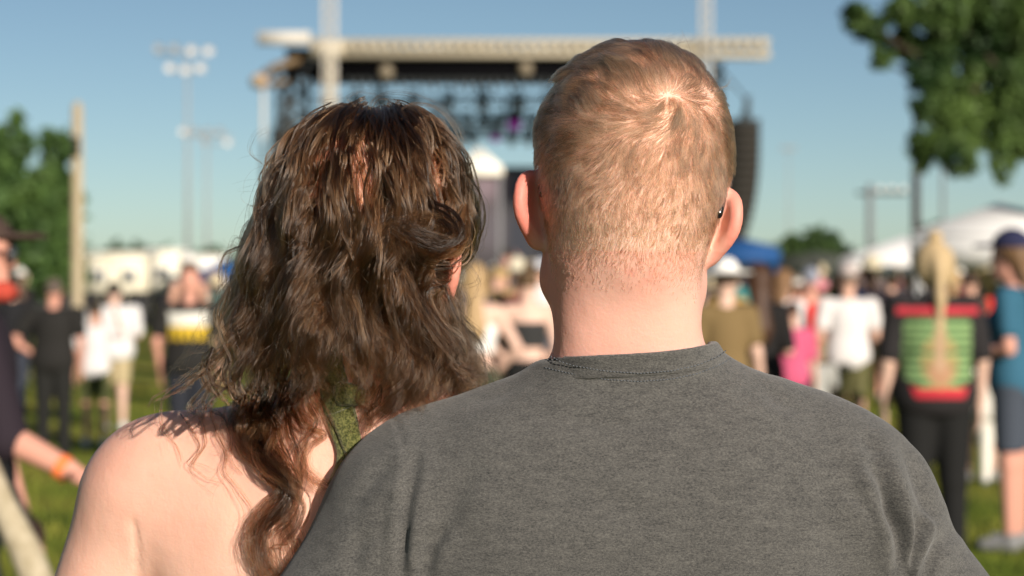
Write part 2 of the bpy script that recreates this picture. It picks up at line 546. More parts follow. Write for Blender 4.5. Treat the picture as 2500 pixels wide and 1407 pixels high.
def join_np(parts):
    Vs, q, t, n = [], [], [], 0
    for V, g in parts:
        g = g if isinstance(g, list) else [g]
        for a in g:
            a = np.asarray(a)
            if not len(a): continue
            (q if a.shape[1] == 4 else t).append(a + n)
        Vs.append(V); n += len(V)
    out = []
    if q: out.append(np.concatenate(q))
    if t: out.append(np.concatenate(t))
    return np.concatenate(Vs), out

def polydist(p, line):
    """distance in photograph pixels to a polyline, side sign and position along it"""
    best = np.full(len(p), 1e9); sg = np.zeros(len(p)); al = np.zeros(len(p))
    ln = np.asarray(line, float); m = len(ln) - 1
    for i in range(m):
        a, b = ln[i], ln[i + 1]; d = b - a
        t = np.clip(((p - a) @ d) / (d @ d), 0, 1)
        q = p - (a + t[:, None] * d)
        dd = np.hypot(q[:, 0], q[:, 1])
        cr = d[0] * q[:, 1] - d[1] * q[:, 0]
        w = dd < best
        best[w] = dd[w]; sg[w] = np.sign(cr[w]); al[w] = (i + t[w]) / m
    return best, sg, al

def fold(V, N, line, depth, width, ridge=0.5, back=True):
    """press a crease into the cloth along a line, with a soft ridge beside it"""
    p = pix(V)
    d, s, a = polydist(p, line)
    env = np.sin(np.clip(a, 0, 1) * math.pi) ** 0.5
    w = (N[:, 1] < 0.35) if back else np.ones(len(V), bool)
    h = -depth * np.exp(-(d / width) ** 2) + ridge * depth * np.exp(-((d - 2.0 * width) / (1.4 * width)) ** 2)
    return V + N * (h * env * w)[:, None]

folds = [
    # right arm pit and sleeve
    ([(2120, 1120), (2165, 1200), (2195, 1290), (2203, 1420)], 0.0065, 15),
    ([(2228, 1240), (2247, 1285), (2236, 1350), (2212, 1425)], 0.0080, 8),
    ([(2125, 1190), (2160, 1235), (2185, 1290), (2200, 1340)], 0.0035, 11),
    ([(2200, 1080), (2235, 1150), (2262, 1240), (2255, 1310)], 0.0035, 18),
    ([(2330, 1290), (2290, 1330), (2262, 1380), (2245, 1420)], 0.0035, 14),
    ([(2100, 1060), (2140, 1110), (2180, 1170)], 0.0020, 18),
    ([(2060, 1190), (2120, 1230), (2160, 1290)], 0.0016, 16),
    # left arm pit and sleeve
    ([(1000, 1180), (990, 1260), (982, 1340), (978, 1420)], 0.0055, 12),
    ([(1090, 1280), (1055, 1330), (1030, 1420)], 0.0036, 16),
    ([(950, 1130), (900, 1190), (850, 1260)], 0.0016, 20),
    ([(1015, 1100), (1010, 1160), (1000, 1230)], 0.0028, 14),
    ([(900, 1300), (870, 1350), (860, 1420)], 0.0018, 20),
    ([(1180, 1130), (1120, 1200), (1090, 1280)], 0.0014, 26),
    ([(955, 1008), (978, 1060), (992, 1120), (1002, 1190)], 0.0011, 6),
    # across the back
    ([(1300, 1010), (1500, 1040), (1700, 1015)], 0.0010, 24),
    ([(1350, 1180), (1500, 1230), (1640, 1260)], 0.0009, 40),
    ([(1800, 1160), (1740, 1260), (1700, 1407)], 0.0009, 40),
    ([(1860, 940), (1900, 980), (1960, 1010)], 0.0012, 16),
    ([(1280, 920), (1230, 960), (1150, 985)], 0.0010, 16),
]
def pix(V):
    return np.stack([1250 + F * V[:, 0] / V[:, 1], HY - F * (V[:, 2] - CH) / V[:, 1]], 1)

# ================================================================ THE GROUND
def pt(px, py, d): return P(px, py, d)
def gx(px, d): return (px - 1250.0) / F * d
def gz(py, d): return CH - (py - HY) / F * d
SUNV = np.array(sv)

GRASS = noisy('trodden_grass', (0.090, 0.125, 0.014), (0.240, 0.215, 0.040), 0.55, 0.95, 8.0, 0.1, 0.02, 40, (1, 1, 1), 0.38, 0.66)
V = np.array([[-900, -60, 0], [900, -60, 0], [900, 1500, 0], [-900, 1500, 0]], float)
tag(obj('ground', mesh_np('ground', V, np.array([[0, 1, 2, 3]]), False), GRASS), kind='structure')
# blades of grass over the part of the field in view
nb = 70000
dd = rng.uniform(0, 1, nb) ** 1.6 * 26 + 3
xx = rng.uniform(-0.30, 0.30, nb) * dd
a = rng.uniform(0, 6.28, nb); h = rng.uniform(0.03, 0.075, nb); w = rng.uniform(0.004, 0.009, nb)
b0 = np.stack([xx + np.cos(a) * w, dd + np.sin(a) * w, np.zeros(nb)], 1)
b1 = np.stack([xx - np.cos(a) * w, dd - np.sin(a) * w, np.zeros(nb)], 1)
b2 = np.stack([xx + rng.normal(0, 0.02, nb), dd + rng.normal(0, 0.02, nb), h], 1)
V = np.stack([b0, b1, b2], 1).reshape(-1, 3)
BL = noisy('grass_blades', (0.085, 0.125, 0.012), (0.220, 0.205, 0.035), 0.7, 0.8, 6.0, 0.2, 0, None, (1, 1, 1), 0.38, 0.66)
tag(obj('grass', mesh_np('grass', V, np.arange(nb * 3).reshape(-1, 3), False), BL),
    'short green and yellowing grass blades covering the festival field', 'grass', kind='stuff')

# ================================================================ FOLIAGE
LEAF1 = noisy('leaf_green', (0.026, 0.060, 0.014), (0.070, 0.125, 0.028), 1.6, 0.65, 3.0, 0.3)
LEAF2 = noisy('leaf_dark_green', (0.016, 0.038, 0.012), (0.050, 0.088, 0.022), 1.2, 0.65, 3.0, 0.3)
LEAF3 = noisy('leaf_oak_green', (0.016, 0.042, 0.010), (0.095, 0.155, 0.036), 1.1, 0.6, 5.0, 0.3, 0, None, (1, 1, 1), 0.40, 0.62)
BARK = noisy('bark', (0.035, 0.026, 0.018), (0.085, 0.066, 0.048), 6, 0.95, 6, 0.1, 0.02, 30, (1, 1, 0.25))
def leaves(lobes, n, size, seed, clump=0.35):
    """leaf faces scattered in clumps through ellipsoidal lobes: [(centre, radii)]"""
    r = np.random.default_rng(seed)
    vol = np.array([np.prod(q[1]) ** (2 / 3) for q in lobes]); vol /= vol.sum()
    nc = max(40, n // 40)
    li = r.choice(len(lobes), nc, p=vol)
    dr = r.normal(0, 1, (nc, 3)); dr /= np.linalg.norm(dr, axis=1)[:, None]
    rad = (0.55 + 0.45 * r.random(nc)) [:, None]
    cc = np.array([lobes[i][0] for i in li]) + dr * rad * np.array([lobes[i][1] for i in li])
    ci = r.integers(0, nc, n)
    mean_r = np.array([np.mean(lobes[i][1]) for i in li])[ci]
    p = cc[ci] + r.normal(0, 1, (n, 3)) * (clump * mean_r[:, None] * 0.6)
    u = r.normal(0, 1, (n, 3)); u /= np.linalg.norm(u, axis=1)[:, None]
    w = np.cross(u, r.normal(0, 1, (n, 3))); w /= np.linalg.norm(w, axis=1)[:, None]
    s = size * r.uniform(0.6, 1.3, n)[:, None]
    V = np.stack([p - u * s, p + w * s * 0.45, p + u * s, p - w * s * 0.45], 1).reshape(-1, 3)
    return V, np.arange(n * 4).reshape(-1, 4)
def tree(base, lobes, n, size, seed, label, trunk_r=0.2, leafm=None, group=None, limbs=True, upright=False):
    root = empty('tree', base)
    tag(root, label, 'tree', group)
    B = np.asarray(base, float)
    V, Q = leaves(lobes, n, size, seed, 0.27 if upright else 0.35)
    c = obj('crown', mesh_np('crown', V - B, Q, False), leafm or LEAF1, root); tag(c, kind='stuff')
    mb = MB()
    top = np.mean([q[0] for q in lobes], axis=0)
    fork = B + (top - B) * 0.45
    if upright: fork = B + np.array([0, 0, top[2] * 0.85])
    mb.tube([[0, 0, -0.1], [0.02, 0, 0.4], (fork - B) * 0.6, fork - B], [trunk_r * 1.4, trunk_r, trunk_r * 0.85, trunk_r * 0.7], n=9)
    if limbs:
        for q in lobes[:9]:
            c_ = np.asarray(q[0], float)
            m_ = (fork + c_) / 2 + np.array([0, 0, -0.15])
            mb.tube([fork - B, m_ - B, c_ - B], [trunk_r * 0.35, trunk_r * 0.15, trunk_r * 0.05], n=6)
    mb.build('trunk', BARK, root, True)
    return root
def lob(l, d):
    """lobes given as photograph pixel centre, pixel radius and a depth offset"""
    out = []
    for x, y, r, dz in l:
        rr = r / F * d
        out.append((pt(x, y, d) * np.array([1, 1, 1]) + np.array([0, dz, 0]), np.array([rr, rr * 1.1, rr])))
    return out

D = 24.0
tree((gx(2640, D), D + 0.6, 0), lob([
    (2085, 45, 34, -0.2), (2125, 70, 38, 0), (2170, 110, 30, 0.2), (2150, 150, 22, 0), (2200, 30, 48, 0), (2225, 95, 40, 0.3),
    (2300, 20, 62, -0.2), (2380, 45, 62, 0.4), (2470, 30, 78, 0), (2290, 120, 52, 0.1), (2280, 200, 48, 0), (2262, 270, 42, -0.1), (2262, 350, 44, 0), (2248, 395, 24, 0),
    (2330, 385, 46, -0.2), (2345, 300, 58, 0.1), (2320, 225, 40, 0), (2400, 250, 30, 0.3), (2420, 330, 50, 0), (2470, 250, 60, 0.2), (2445, 415, 34, 0), (2500, 350, 40, 0.3),
    (2440, 130, 60, 0.5), (2560, 130, 120, 0.6), (2570, 300, 90, 0.5), (2700, 60, 180, 1), (2480, 330, 46, 0.2), (2400, 170, 44, 0.3), (2390, 100, 50, 0.2), (2500, 200, 60, 0.1), (2230, 160, 26, 0.1), (2360, -60, 90, 0.5), (2560, -80, 140, 0.5)], D),
    84000, 0.052, 3, 'tall dark leafy tree hanging into the upper right corner above the white tent', 0.20, LEAF3, upright=True)
D = 46.0
tree((gx(10, D), D, 0), lob([(22, 300, 34, 0), (30, 350, 44, 0), (0, 400, 62, 0), (-50, 450, 90, 0), (40, 470, 60, -0.5), (20, 560, 80, -0.4), (-30, 620, 80, 0), (70, 620, 66, -0.3), (40, 690, 60, 0)], D),
     9000, 0.16, 4, 'taller green tree at the left edge with its pointed top', 0.25, LEAF1, 'trees at the left edge')
D = 50.0
tree((gx(135, D), D, 0), lob([(132, 350, 30, 0), (140, 395, 36, 0), (120, 450, 44, 0), (155, 480, 40, 0), (130, 540, 58, -0.5), (165, 580, 40, 0), (110, 620, 62, 0), (160, 660, 46, -0.2)], D),
     7500, 0.16, 5, 'shorter green tree just left of the tan wooden pole', 0.22, LEAF1, 'trees at the left edge')
D = 85.0
tree((gx(1985, D), D, 0), lob([(1935, 606, 26, 0), (1975, 594, 32, 0), (2020, 602, 30, 0), (2055, 618, 22, 0), (1990, 640, 40, 0)], D),
     2600, 0.22, 6, 'low rounded tree far off between the blue canopy and the grey pole', 0.2, LEAF2)
D = 70.0
tree((gx(2290, D), D, 0), lob([(2260, 590, 30, 0), (2300, 575, 36, 0), (2330, 590, 30, 0), (2290, 630, 40, 0)], D),
     2200, 0.2, 7, 'dark tree behind the head of the blonde ponytail', 0.2, LEAF2)
# the wood along the far edge of the field
lobes = []
rt = np.random.default_rng(11)
for px in np.arange(-300, 2900, 38):
    d = 150 + rt.uniform(-8, 8); top = 612 + rt.uniform(-14, 14)
    lobes.append((pt(px, (top + 672) / 2, d), np.array([1.5, 1.5, (672 - top) / 2 / F * d * 1.0])))
V, Q = leaves(lobes, 16000, 0.40, 12)
tag(obj('woods', mesh_np('woods', V, Q, False), LEAF2), 'dark line of distant trees along the far edge of the field', 'woods', kind='stuff')

# ================================================================ FAR BUILDINGS
CREAM = noisy('cream_cladding', (0.60, 0.55, 0.42), (0.70, 0.65, 0.52), 0.6, 0.8)
WHITE = mat('white_paint', (0.78, 0.77, 0.74), 0.6)
DKGL = mat('dark_glass', (0.04, 0.045, 0.05), 0.2, 0.6)
D = 105.0
def cabin(px0, px1, py0, d, label, m, nwin):
    x0, x1, z = gx(px0, d), gx(px1, d), gz(py0, d)
    r = empty('building', ((x0 + x1) / 2, d, 0)); tag(r, label, 'building')
    w = x1 - x0
    MB().box((0, 1.5, z / 2), (w, 3.0, z)).build('wall', m, r)
    MB().box((0, 1.5, z + 0.06), (w + 0.3, 3.3, 0.12)).build('roof', WHITE, r)
    me_ = None
    n = max(2, int(w / 1.2))
    for i in range(n):
        mb = MB().box((0, 0, 0), (0.05, 0.06, z * 0.96))
        o = mb.build('batten', WHITE, r) if me_ is None else obj('batten', me_, None, r)
        me_ = o.data; o.location = (-w / 2 + (i + 0.5) * w / n, -0.04, z * 0.49)
    for i in range(nwin):
        x = -w / 2 + (i + 0.5) * w / nwin
        f = MB().box((x, -0.03, z * 0.58), (0.8, 0.05, 0.7)).build('window', WHITE, r)
        MB().box((x, -0.062, z * 0.58), (0.68, 0.01, 0.58)).build('pane', DKGL, f)
    return r
cabin(205, 352, 622, D, 'long cream portable building behind the tan pole', CREAM, 2)
cabin(358, 440, 614, D + 6, 'brighter cream cabin in the middle of the far row', noisy('pale_cladding', (0.72, 0.68, 0.55), (0.78, 0.74, 0.62), 0.6), 1)
cabin(446, 540, 628, D, 'low white cabin at the end of the far row beside dark curls', WHITE, 1)

# low dark crowd barriers between the field and the cabins
BLK = mat('black_steel', (0.012, 0.012, 0.013), 0.6)
bar_me = None
for i, px in enumerate(np.arange(60, 560, 62)):
    d = 62.0; w = 62 / F * d - 0.04
    r = empty('barrier', (gx(px + 31, d), d, 0))
    tag(r, 'black panelled crowd barrier, %s from the left in the row before the cabins' % ORD[i], 'barrier', 'crowd barriers before the cabins')
    MB().box((0, 0, 0.55), (w, 0.04, 1.05)).build('panel', BLK, r)
    mb = MB()
    for s_ in (-1, 1): mb.box((s_ * (w / 2 - 0.03), 0.25, 0.03), (0.05, 0.7, 0.05))
    mb.tube([[-w / 2, 0, 1.1], [w / 2, 0, 1.1]], 0.025, n=6); mb.build('frame', BLK, r)

# ================================================================ POLES
WOOD = noisy('weathered_pole_wood', (0.34, 0.275, 0.18), (0.46, 0.385, 0.27), 3, 0.9, 5, 0.1, 0.01, 20, (1, 1, 0.1))
def pole(px, wpx, ytop, d, m, label, cat='pole', name='utility_pole', yb=None, extra=None):
    r = wpx / 2 / F * d
    o = empty(name, (gx(px, d), d, 0)); tag(o, label, cat)
    MB().lathe((0, 0, -0.1), [(r * 1.15, 0), (r * 1.05, 1.0), (r * 0.95, gz(ytop, d)), (r * 0.6, gz(ytop, d) + 0.12)], 14).build('shaft', m, o, True)
    if extra: extra(o, r, d)
    return o
def cap_hw(o, r, d):
    MB().box((0, -r, 4.2), (0.12, 0.06, 0.4)).build('bracket', BLK, o)
pole(189, 27, 252, 40, WOOD, 'tan wooden pole rising between the left trees and the cream cabins', extra=cap_hw)
def xarm(o, r, d):
    MB().box((0.35, 0, gz(472, d)), (1.5, 0.10, 0.10)).build('crossarm', BARK, o)
    for x in (0.3, 0.65, 1.0): MB().lathe((x, 0, gz(472, d) + 0.05), [(0.05, 0), (0.07, 0.08), (0.04, 0.16)], 8).build('insulator', WHITE, o, True)
GREY = mat('grey_pole', (0.16, 0.17, 0.18), 0.8)
pole(2124, 17, 450, 60, GREY, 'grey utility pole with crossarm between the stage and the tree', extra=xarm)
pole(2236, 22, 392, 32, mat('dark_pole', (0.045, 0.04, 0.042), 0.8), 'dark pole standing under the tree left of the white tent', extra=cap_hw)
pole(2302, 9, 400, 45, GREY, 'thin pale pole rising behind the peak of the white tent', extra=cap_hw)

LAMP = mat('lamp_reflector', (0.52, 0.50, 0.48), 0.35, 0.6)
LH = mat('lamp_housing', (0.26, 0.27, 0.28), 0.6)
def floodlights(px, ybase, d, lamps, bars, label, dim=()):
    o = empty('floodlight_mast', (gx(px, d), d, 0)); tag(o, label, 'floodlight')
    ztop = gz(min(l[1] for l in lamps), d)
    MB().lathe((0, 0, -0.1), [(0.20, 0), (0.13, ztop * 0.5), (0.08, ztop + 0.3)], 12).build('shaft', LH, o, True)
    for (x0, x1, y) in bars:
        MB().box(((gx(x0, d) + gx(x1, d)) / 2 - gx(px, d), 0.1, gz(y, d)), (gx(x1, d) - gx(x0, d), 0.14, 0.14)).build('crossbar', LH, o)
    for i, (x, y) in enumerate(lamps):
        c = np.array([gx(x, d) - gx(px, d), -0.35, gz(y, d)])
        mb = MB(); mb.tube([c + [0, 0.45, 0.05], c + [0, 0.2, 0.03], c], [0.12, 0.26, 0.34], n=14, cap=False)
        h = mb.build('lamp', LH, o, True)
        n = 14; a = np.arange(n) / n * 2 * math.pi
        el = (-0.10, 0.30) if i not in dim else (-0.35, -0.2)
        V = np.concatenate([np.stack([c[0] + 0.32 * np.cos(a), np.full(n, c[1] + 0.02), c[2] + 0.32 * np.sin(a)], 1), [c + [0, 0.12, 0]]])
        obj('reflector', mesh_np('reflector', V, np.array([[j, (j + 1) % n, n] for j in range(n)])), LAMP if i not in dim else LH, h)
    return o
floodlights(458, 0, 140, [(389, 120), (428, 120), (470, 125), (512, 126), (417, 167), (455, 172), (492, 167)], [(380, 520, 130), (405, 502, 174)],
            'tall sports floodlight mast with two rows of round lamps', (0, 1))
floodlights(505, 0, 175, [(449, 322), (478, 322), (508, 322), (538, 322), (558, 348), (500, 345)], [(442, 565, 330), (490, 565, 350)],
            'more distant shorter floodlight mast below the two row one', (1, 2, 3, 5))
floodlights(1925, 0, 330, [(1912, 362), (1925, 362), (1938, 362)], [(1905, 1945, 366)], 'tiny faint floodlight mast in the sky right of the speakers', (0, 1, 2))

# ================================================================ CANOPIES
def canopy(px0, px1, ypeak, yeave, d, m, label, depth=3.0, valance=0.3, legs=None, peak=None):
    x0, x1 = gx(px0, d), gx(px1, d); zc, ze = gz(ypeak, d), gz(yeave, d)
    xm = (x0 + x1) / 2 if peak is None else gx(peak, d)
    o = empty('canopy_tent', ((x0 + x1) / 2, d + depth / 2, 0)); tag(o, label, 'tent')
    O = np.array([(x0 + x1) / 2, d + depth / 2, 0])
    V = np.array([[x0, d, ze], [x1, d, ze], [x1, d + depth, ze], [x0, d + depth, ze], [xm, d + depth / 2, zc]]) - O
    V = np.concatenate([V, V - [0, 0, 0.05]])
    f3 = [[0, 1, 4], [1, 2, 4], [2, 3, 4], [3, 0, 4], [6, 5, 9], [7, 6, 9], [8, 7, 9], [5, 8, 9]]
    f4 = [[5, 6, 1, 0], [6, 7, 2, 1], [7, 8, 3, 2], [8, 5, 0, 3]]
    obj('roof', mesh_np('roof', V, [np.array(f4), np.array(f3)], False), m, o)
    o.rotation_euler = (0, 0, -math.atan2(O[0], O[1]))
    w = x1 - x0
    mb = MB()
    for s_ in (-1, 1):
        mb.box((0, s_ * (depth / 2 + 0.01), ze - 0.05 - valance / 2), (w, 0.02, valance))
        mb.box((s_ * (w / 2 + 0.01), 0, ze - 0.05 - valance / 2), (0.02, depth - 0.03, valance))
    mb.build('valance', m, o)
    for sx in (-1, 1):
        for sy in (-1, 1):
            MB().box((sx * (w / 2 - 0.06), sy * (depth / 2 - 0.06), (ze - 0.06) / 2), (0.05, 0.05, ze - 0.06)).build('leg', legs or LH, o)
    return o
BLUE = mat('blue_canvas', (0.012, 0.065, 0.20), 0.7)
TENT = mat('white_canvas_tent', (0.70, 0.69, 0.68), 0.8)
canopy(1750, 1925, 578, 606, 38, BLUE, 'blue pop-up canopy behind the white sun hat', 3, 0.25, BLUE)
canopy(470, 590, 632, 662, 55, BLUE, 'dark blue canopy half hidden by dark curls', 3, 0.25)
canopy(2330, 2790, 480, 566, 24, TENT, 'large white tent at the right with its peak behind the navy cap', 4, 0.35, None, 2540)
canopy(2105, 2330, 572, 630, 36, TENT, 'smaller white canopy sloping down beside the dark pole', 4, 0.12, None, 2262)
canopy(1930, 2110, 612, 628, 60, mat('olive_canvas', (0.05, 0.055, 0.045), 0.9), 'dark olive canopy under the low rounded tree', 4, 0.5)
MB()
# dark goods table rows under the canopies
for i, (px, d, w) in enumerate(((1990, 58, 3.0), (2060, 50, 2.0), (1880, 45, 2.2))):
    o = empty('trestle_table', (gx(px, d), d, 0))
    tag(o, ['black clothed trestle table under the olive canopy', 'shorter black clothed trestle table right of the olive canopy', 'black clothed trestle table under the blue canopy'][i], 'table')
    MB().box((0, 0, 0.74), (w, 0.75, 0.04)).build('table_top', BLK, o)
    MB().box((0, -0.36, 0.40), (w - 0.02, 0.02, 0.64)).build('cloth', BLK, o)
    for sx in (-1, 1):
        for sy in (-1, 1): MB().box((sx * (w / 2 - 0.1), sy * 0.3, 0.36), (0.04, 0.04, 0.72)).build('leg', LH, o)

# ================================================================ THE STAGE
DS = 60.0
def sx(px, d=DS): return gx(px, d)
def sz(py, d=DS): return gz(py, d)
stage = empty('stage', (sx(1270), DS + 5, 0))
tag(stage, 'large open concert stage with cream truss roof and black drapes', 'stage')
SO = np.array([sx(1270), DS + 5, 0])
TR = mat('cream_truss', (0.43, 0.38, 0.29), 0.6)
TRP = mat('pale_truss', (0.50, 0.47, 0.42), 0.6)
DRAPE = mat('black_drape', (0.004, 0.004, 0.005), 0.95, 0.05)
DKM = mat('dark_truss', (0.035, 0.040, 0.042), 0.7)
BRN = mat('bronze_housing', (0.16, 0.11, 0.06), 0.5)
def truss_h(name, x0, x1, y0, z0, z1, dy, m, parent, org, r=0.045, step=None, rr=0.5):
    """box truss lying along x between x0 and x1: four chords and zigzag lacing"""
    mb = MB()
    for y in (y0, y0 + dy):
        for z in (z0, z1): mb.tube([np.array([x0, y, z]) - org, np.array([x1, y, z]) - org], r, n=6)
    n = max(2, int((x1 - x0) / (step or abs(z1 - z0) * 1.1)))
    for i in range(n):
        a, b = x0 + (x1 - x0) * i / n, x0 + (x1 - x0) * (i + 1) / n
        for y in (y0, y0 + dy):
            mb.tube([np.array([a, y, z0]) - org, np.array([(a + b) / 2, y, z1]) - org], r * rr, n=5, cap=False)
            mb.tube([np.array([(a + b) / 2, y, z1]) - org, np.array([b, y, z0]) - org], r * rr, n=5, cap=False)
    return mb.build(name, m, parent, True)
def truss_v(name, x, w, y, dy, z0, z1, m, parent, org, r=0.05, rr=0.55):
    mb = MB()
    for a in (x - w / 2, x + w / 2):
        for b in (y, y + dy): mb.tube([np.array([a, b, z0]) - org, np.array([a, b, z1]) - org], r, n=6)
    n = max(2, int((z1 - z0) / (w * 1.2)))
    for i in range(n):
        p, q = z0 + (z1 - z0) * i / n, z0 + (z1 - z0) * (i + 1) / n
        for b in (y, y + dy):
            mb.tube([np.array([x - w / 2, b, p]) - org, np.array([x + w / 2, b, (p + q) / 2]) - org], r * rr, n=5, cap=False)
            mb.tube([np.array([x + w / 2, b, (p + q) / 2]) - org, np.array([x - w / 2, b, q]) - org], r * rr, n=5, cap=False)
        for a in (x - w / 2, x + w / 2):
            mb.tube([np.array([a, y, p]) - org, np.array([a, y + dy, (p + q) / 2]) - org], r * rr, n=5, cap=False)
    return mb.build(name, m, parent, True)
truss_h('roof_truss', sx(755), sx(1880), DS, sz(136), sz(100), 0.5, TR, stage, SO, 0.075, 0.35)
# lower chord casing and the row of ribs that show along the roof edge
MB().box(np.array([(sx(780) + sx(1722)) / 2, DS + 0.02, sz(129)]) - SO, (sx(1722) - sx(780), 0.10, 0.13)).build('beam', TR, stage)
MB().box(np.array([(sx(780) + sx(1876)) / 2, DS + 0.02, sz(104)]) - SO, (sx(1876) - sx(780), 0.10, 0.09)).build('beam', TRP, stage)
rib_me = None
for i, px in enumerate(np.arange(846, 1870, 26.0)):
    z0, z1 = sz(128 - 14 * max(0, (px - 1500) / 380)), sz(99)
    if rib_me is None:
        o = MB().box((0, 0, 0), (0.15, 0.16, z1 - z0)).build('rib', TR, stage); rib_me = o.data
    else: o = obj('rib', rib_me, None, stage)
    o.location = tuple(np.array([sx(px), DS - 0.08, (z0 + z1) / 2]) - SO)
MB().box(np.array([sx(697), DS - 0.3, sz(97)]) - SO, (sx(762) - sx(634), 0.35, 0.36)).build('roof_end', TRP, stage)
MB().box(np.array([sx(800), DS - 0.1, sz(122)]) - SO, (0.95, 0.5, 0.52)).build('corner_block', TR, stage)
truss_v('tower', sx(806), 0.36, DS - 0.35, 0.36, 0, sz(-90), TRP, stage, SO, 0.032, 0.6)
truss_v('tower', sx(1722), 0.30, DS - 0.35, 0.34, 0, sz(-90), TRP, stage, SO, 0.024, 0.6)
MB().box(np.array([sx(808), DS - 0.38, (sz(140) + 0) / 2]) - SO, (0.16, 0.05, sz(140))).build('tower_ladder', TR, stage)
# drapes below the roof
MB().box(np.array([(sx(705) + sx(1722)) / 2, DS + 0.5, (sz(139) + sz(186)) / 2]) - SO, (sx(1722) - sx(705), 0.10, sz(139) - sz(186))).build('valance', DRAPE, stage)
# roof skin rising behind the truss
V = np.array([[sx(690), DS + 0.6, sz(112)], [sx(1740), DS + 0.6, sz(112)], [sx(1740), DS + 10, sz(112) - 0.1], [sx(690), DS + 10, sz(112) - 0.1]])
V = np.concatenate([V, V - [0, 0, 0.12]]) - SO
obj('roof', mesh_np('roof', V, np.array([[0, 1, 2, 3], [4, 7, 6, 5], [0, 4, 5, 1], [1, 5, 6, 2], [2, 6, 7, 3], [3, 7, 4, 0]]), False), DRAPE, stage)
pen_me = None
for i, px in enumerate(np.arange(722, 1720, 21.0)):
    if 770 < px < 845: continue
    if pen_me is None:
        o = MB().lathe((0, 0, 0), [(0.02, -0.36), (0.07, -0.2), (0.11, 0)], 6).build('drape_tail', DKM, stage); pen_me = o.data
    else: o = obj('drape_tail', pen_me, None, stage)
    o.location = tuple(np.array([sx(px), DS + 0.55, sz(187)]) - SO)
    o.scale = (1, 1, random.uniform(0.7, 1.2))
# inner trusses, one above the other, further back
truss_h('lighting_truss', sx(760, DS + 3), sx(1730, DS + 3), DS + 3, gz(252, DS + 3), gz(236, DS + 3), 0.3, DKM, stage, SO, 0.03, 0.4)
truss_h('lighting_truss', sx(740, DS + 6), sx(1740, DS + 6), DS + 6, gz(300, DS + 6), gz(284, DS + 6), 0.3, DKM, stage, SO, 0.03, 0.4)
truss_h('lighting_truss', sx(740, DS + 8), sx(1745, DS + 8), DS + 8, gz(338, DS + 8), gz(322, DS + 8), 0.3, DKM, stage, SO, 0.03, 0.4)
for px in (900, 1170, 1455):
    truss_v('hanging_truss', sx(px), 0.22, DS + 4, 0.22, gz(330, DS + 4), gz(190, DS + 4), DKM, stage, SO, 0.03)
# left wing scaffold
truss_v('wing_tower', sx(714), 0.55, DS + 1.2, 0.5, 0, sz(128), DKM, stage, SO, 0.085, 1.0)
truss_v('wing_tower', sx(672), 0.32, DS + 1.5, 0.3, sz(350), sz(140), DKM, stage, SO, 0.04, 1.0)
truss_v('wing_tower', sx(1762), 0.30, DS + 1.4, 0.4, 0, sz(140), DKM, stage, SO, 0.05, 1.0)
mb = MB(); mb.tube([np.array([sx(628), DS + 0.3, sz(190)]) - SO, np.array([sx(668), DS + 0.4, sz(160)]) - SO, np.array([sx(735), DS + 0.5, sz(138)]) - SO], 0.13, n=7)
mb.tube([np.array([sx(640), DS + 0.3, sz(205)]) - SO, np.array([sx(700), DS + 0.4, sz(196)]) - SO], 0.09, n=7); mb.build('outrigger', BRN, stage, True)
mb = MB(); mb.tube([np.array([sx(640), DS + 0.3, 0]) - SO, np.array([sx(640), DS + 0.3, sz(210)]) - SO], 0.06, n=8); mb.build('leg', TRP, stage, True)
# deck, skirt and back wall
MB().box(np.array([(sx(700) + sx(1730)) / 2, DS + 5, 0.75]) - SO, (sx(1730) - sx(700), 9, 1.5)).build('deck', BLK, stage)
MB().box(np.array([(sx(700) + sx(1730)) / 2, DS + 0.35, 0.72]) - SO, (sx(1730) - sx(700) + 0.1, 0.12, 1.42)).build('skirt', DRAPE, stage)

# video screen at the back of the stage
scr = empty('video_screen', (sx(1240, DS + 9), DS + 9, 1.5))
tag(scr, 'video wall behind the band showing a pinkish figure on dark ground', 'screen')
x0, x1, z0, z1 = sx(1000, DS + 9), sx(1420, DS + 9), gz(660, DS + 9), gz(414, DS + 9)
nx, nz_ = 60, 40
gxs, gzs = np.meshgrid(np.linspace(x0, x1, nx), np.linspace(z0, z1, nz_), indexing='ij')
V = np.stack([gxs, np.full_like(gxs, DS + 9), gzs], -1).reshape(-1, 3)
f = np.array([[i * nz_ + j, (i + 1) * nz_ + j, (i + 1) * nz_ + j + 1, i * nz_ + j + 1] for i in range(nx - 1) for j in range(nz_ - 1)])
me = mesh_np('display', V - np.array(scr.location), f, False)
U = pix(V) if 'pix' in globals() else np.stack([1250 + F * V[:, 0] / V[:, 1], HY - F * (V[:, 2] - CH) / V[:, 1]], 1)
C = np.tile(np.array([0.075, 0.060, 0.060]), (len(V), 1))
def blob(cx, cy, rx, ry, col, p=2):
    w = np.exp(-(np.abs((U[:, 0] - cx) / rx) ** p + np.abs((U[:, 1] - cy) / ry) ** p))[:, None]
    C[:] = C * (1 - w) + np.array(col) * w
blob(1175, 500, 62, 120, (0.22, 0.16, 0.16), 4)
blob(1185, 455, 30, 34, (0.62, 0.44, 0.44), 3)
blob(1190, 560, 40, 50, (0.24, 0.19, 0.20), 3)
blob(1262, 470, 34, 60, (0.012, 0.012, 0.020), 4)
blob(1268, 580, 30, 60, (0.045, 0.05, 0.075), 4)
blob(1320, 560, 26, 90, (0.05, 0.05, 0.065), 4)
C[U[:, 1] < 422] = (0.008, 0.008, 0.010)
set_color(me, 'picture', C)
SM = mat('screen_picture', (0.01, 0.01, 0.01), 0.4)
nt = SM.node_tree; at = nt.nodes.new('ShaderNodeAttribute'); at.attribute_name = 'picture'
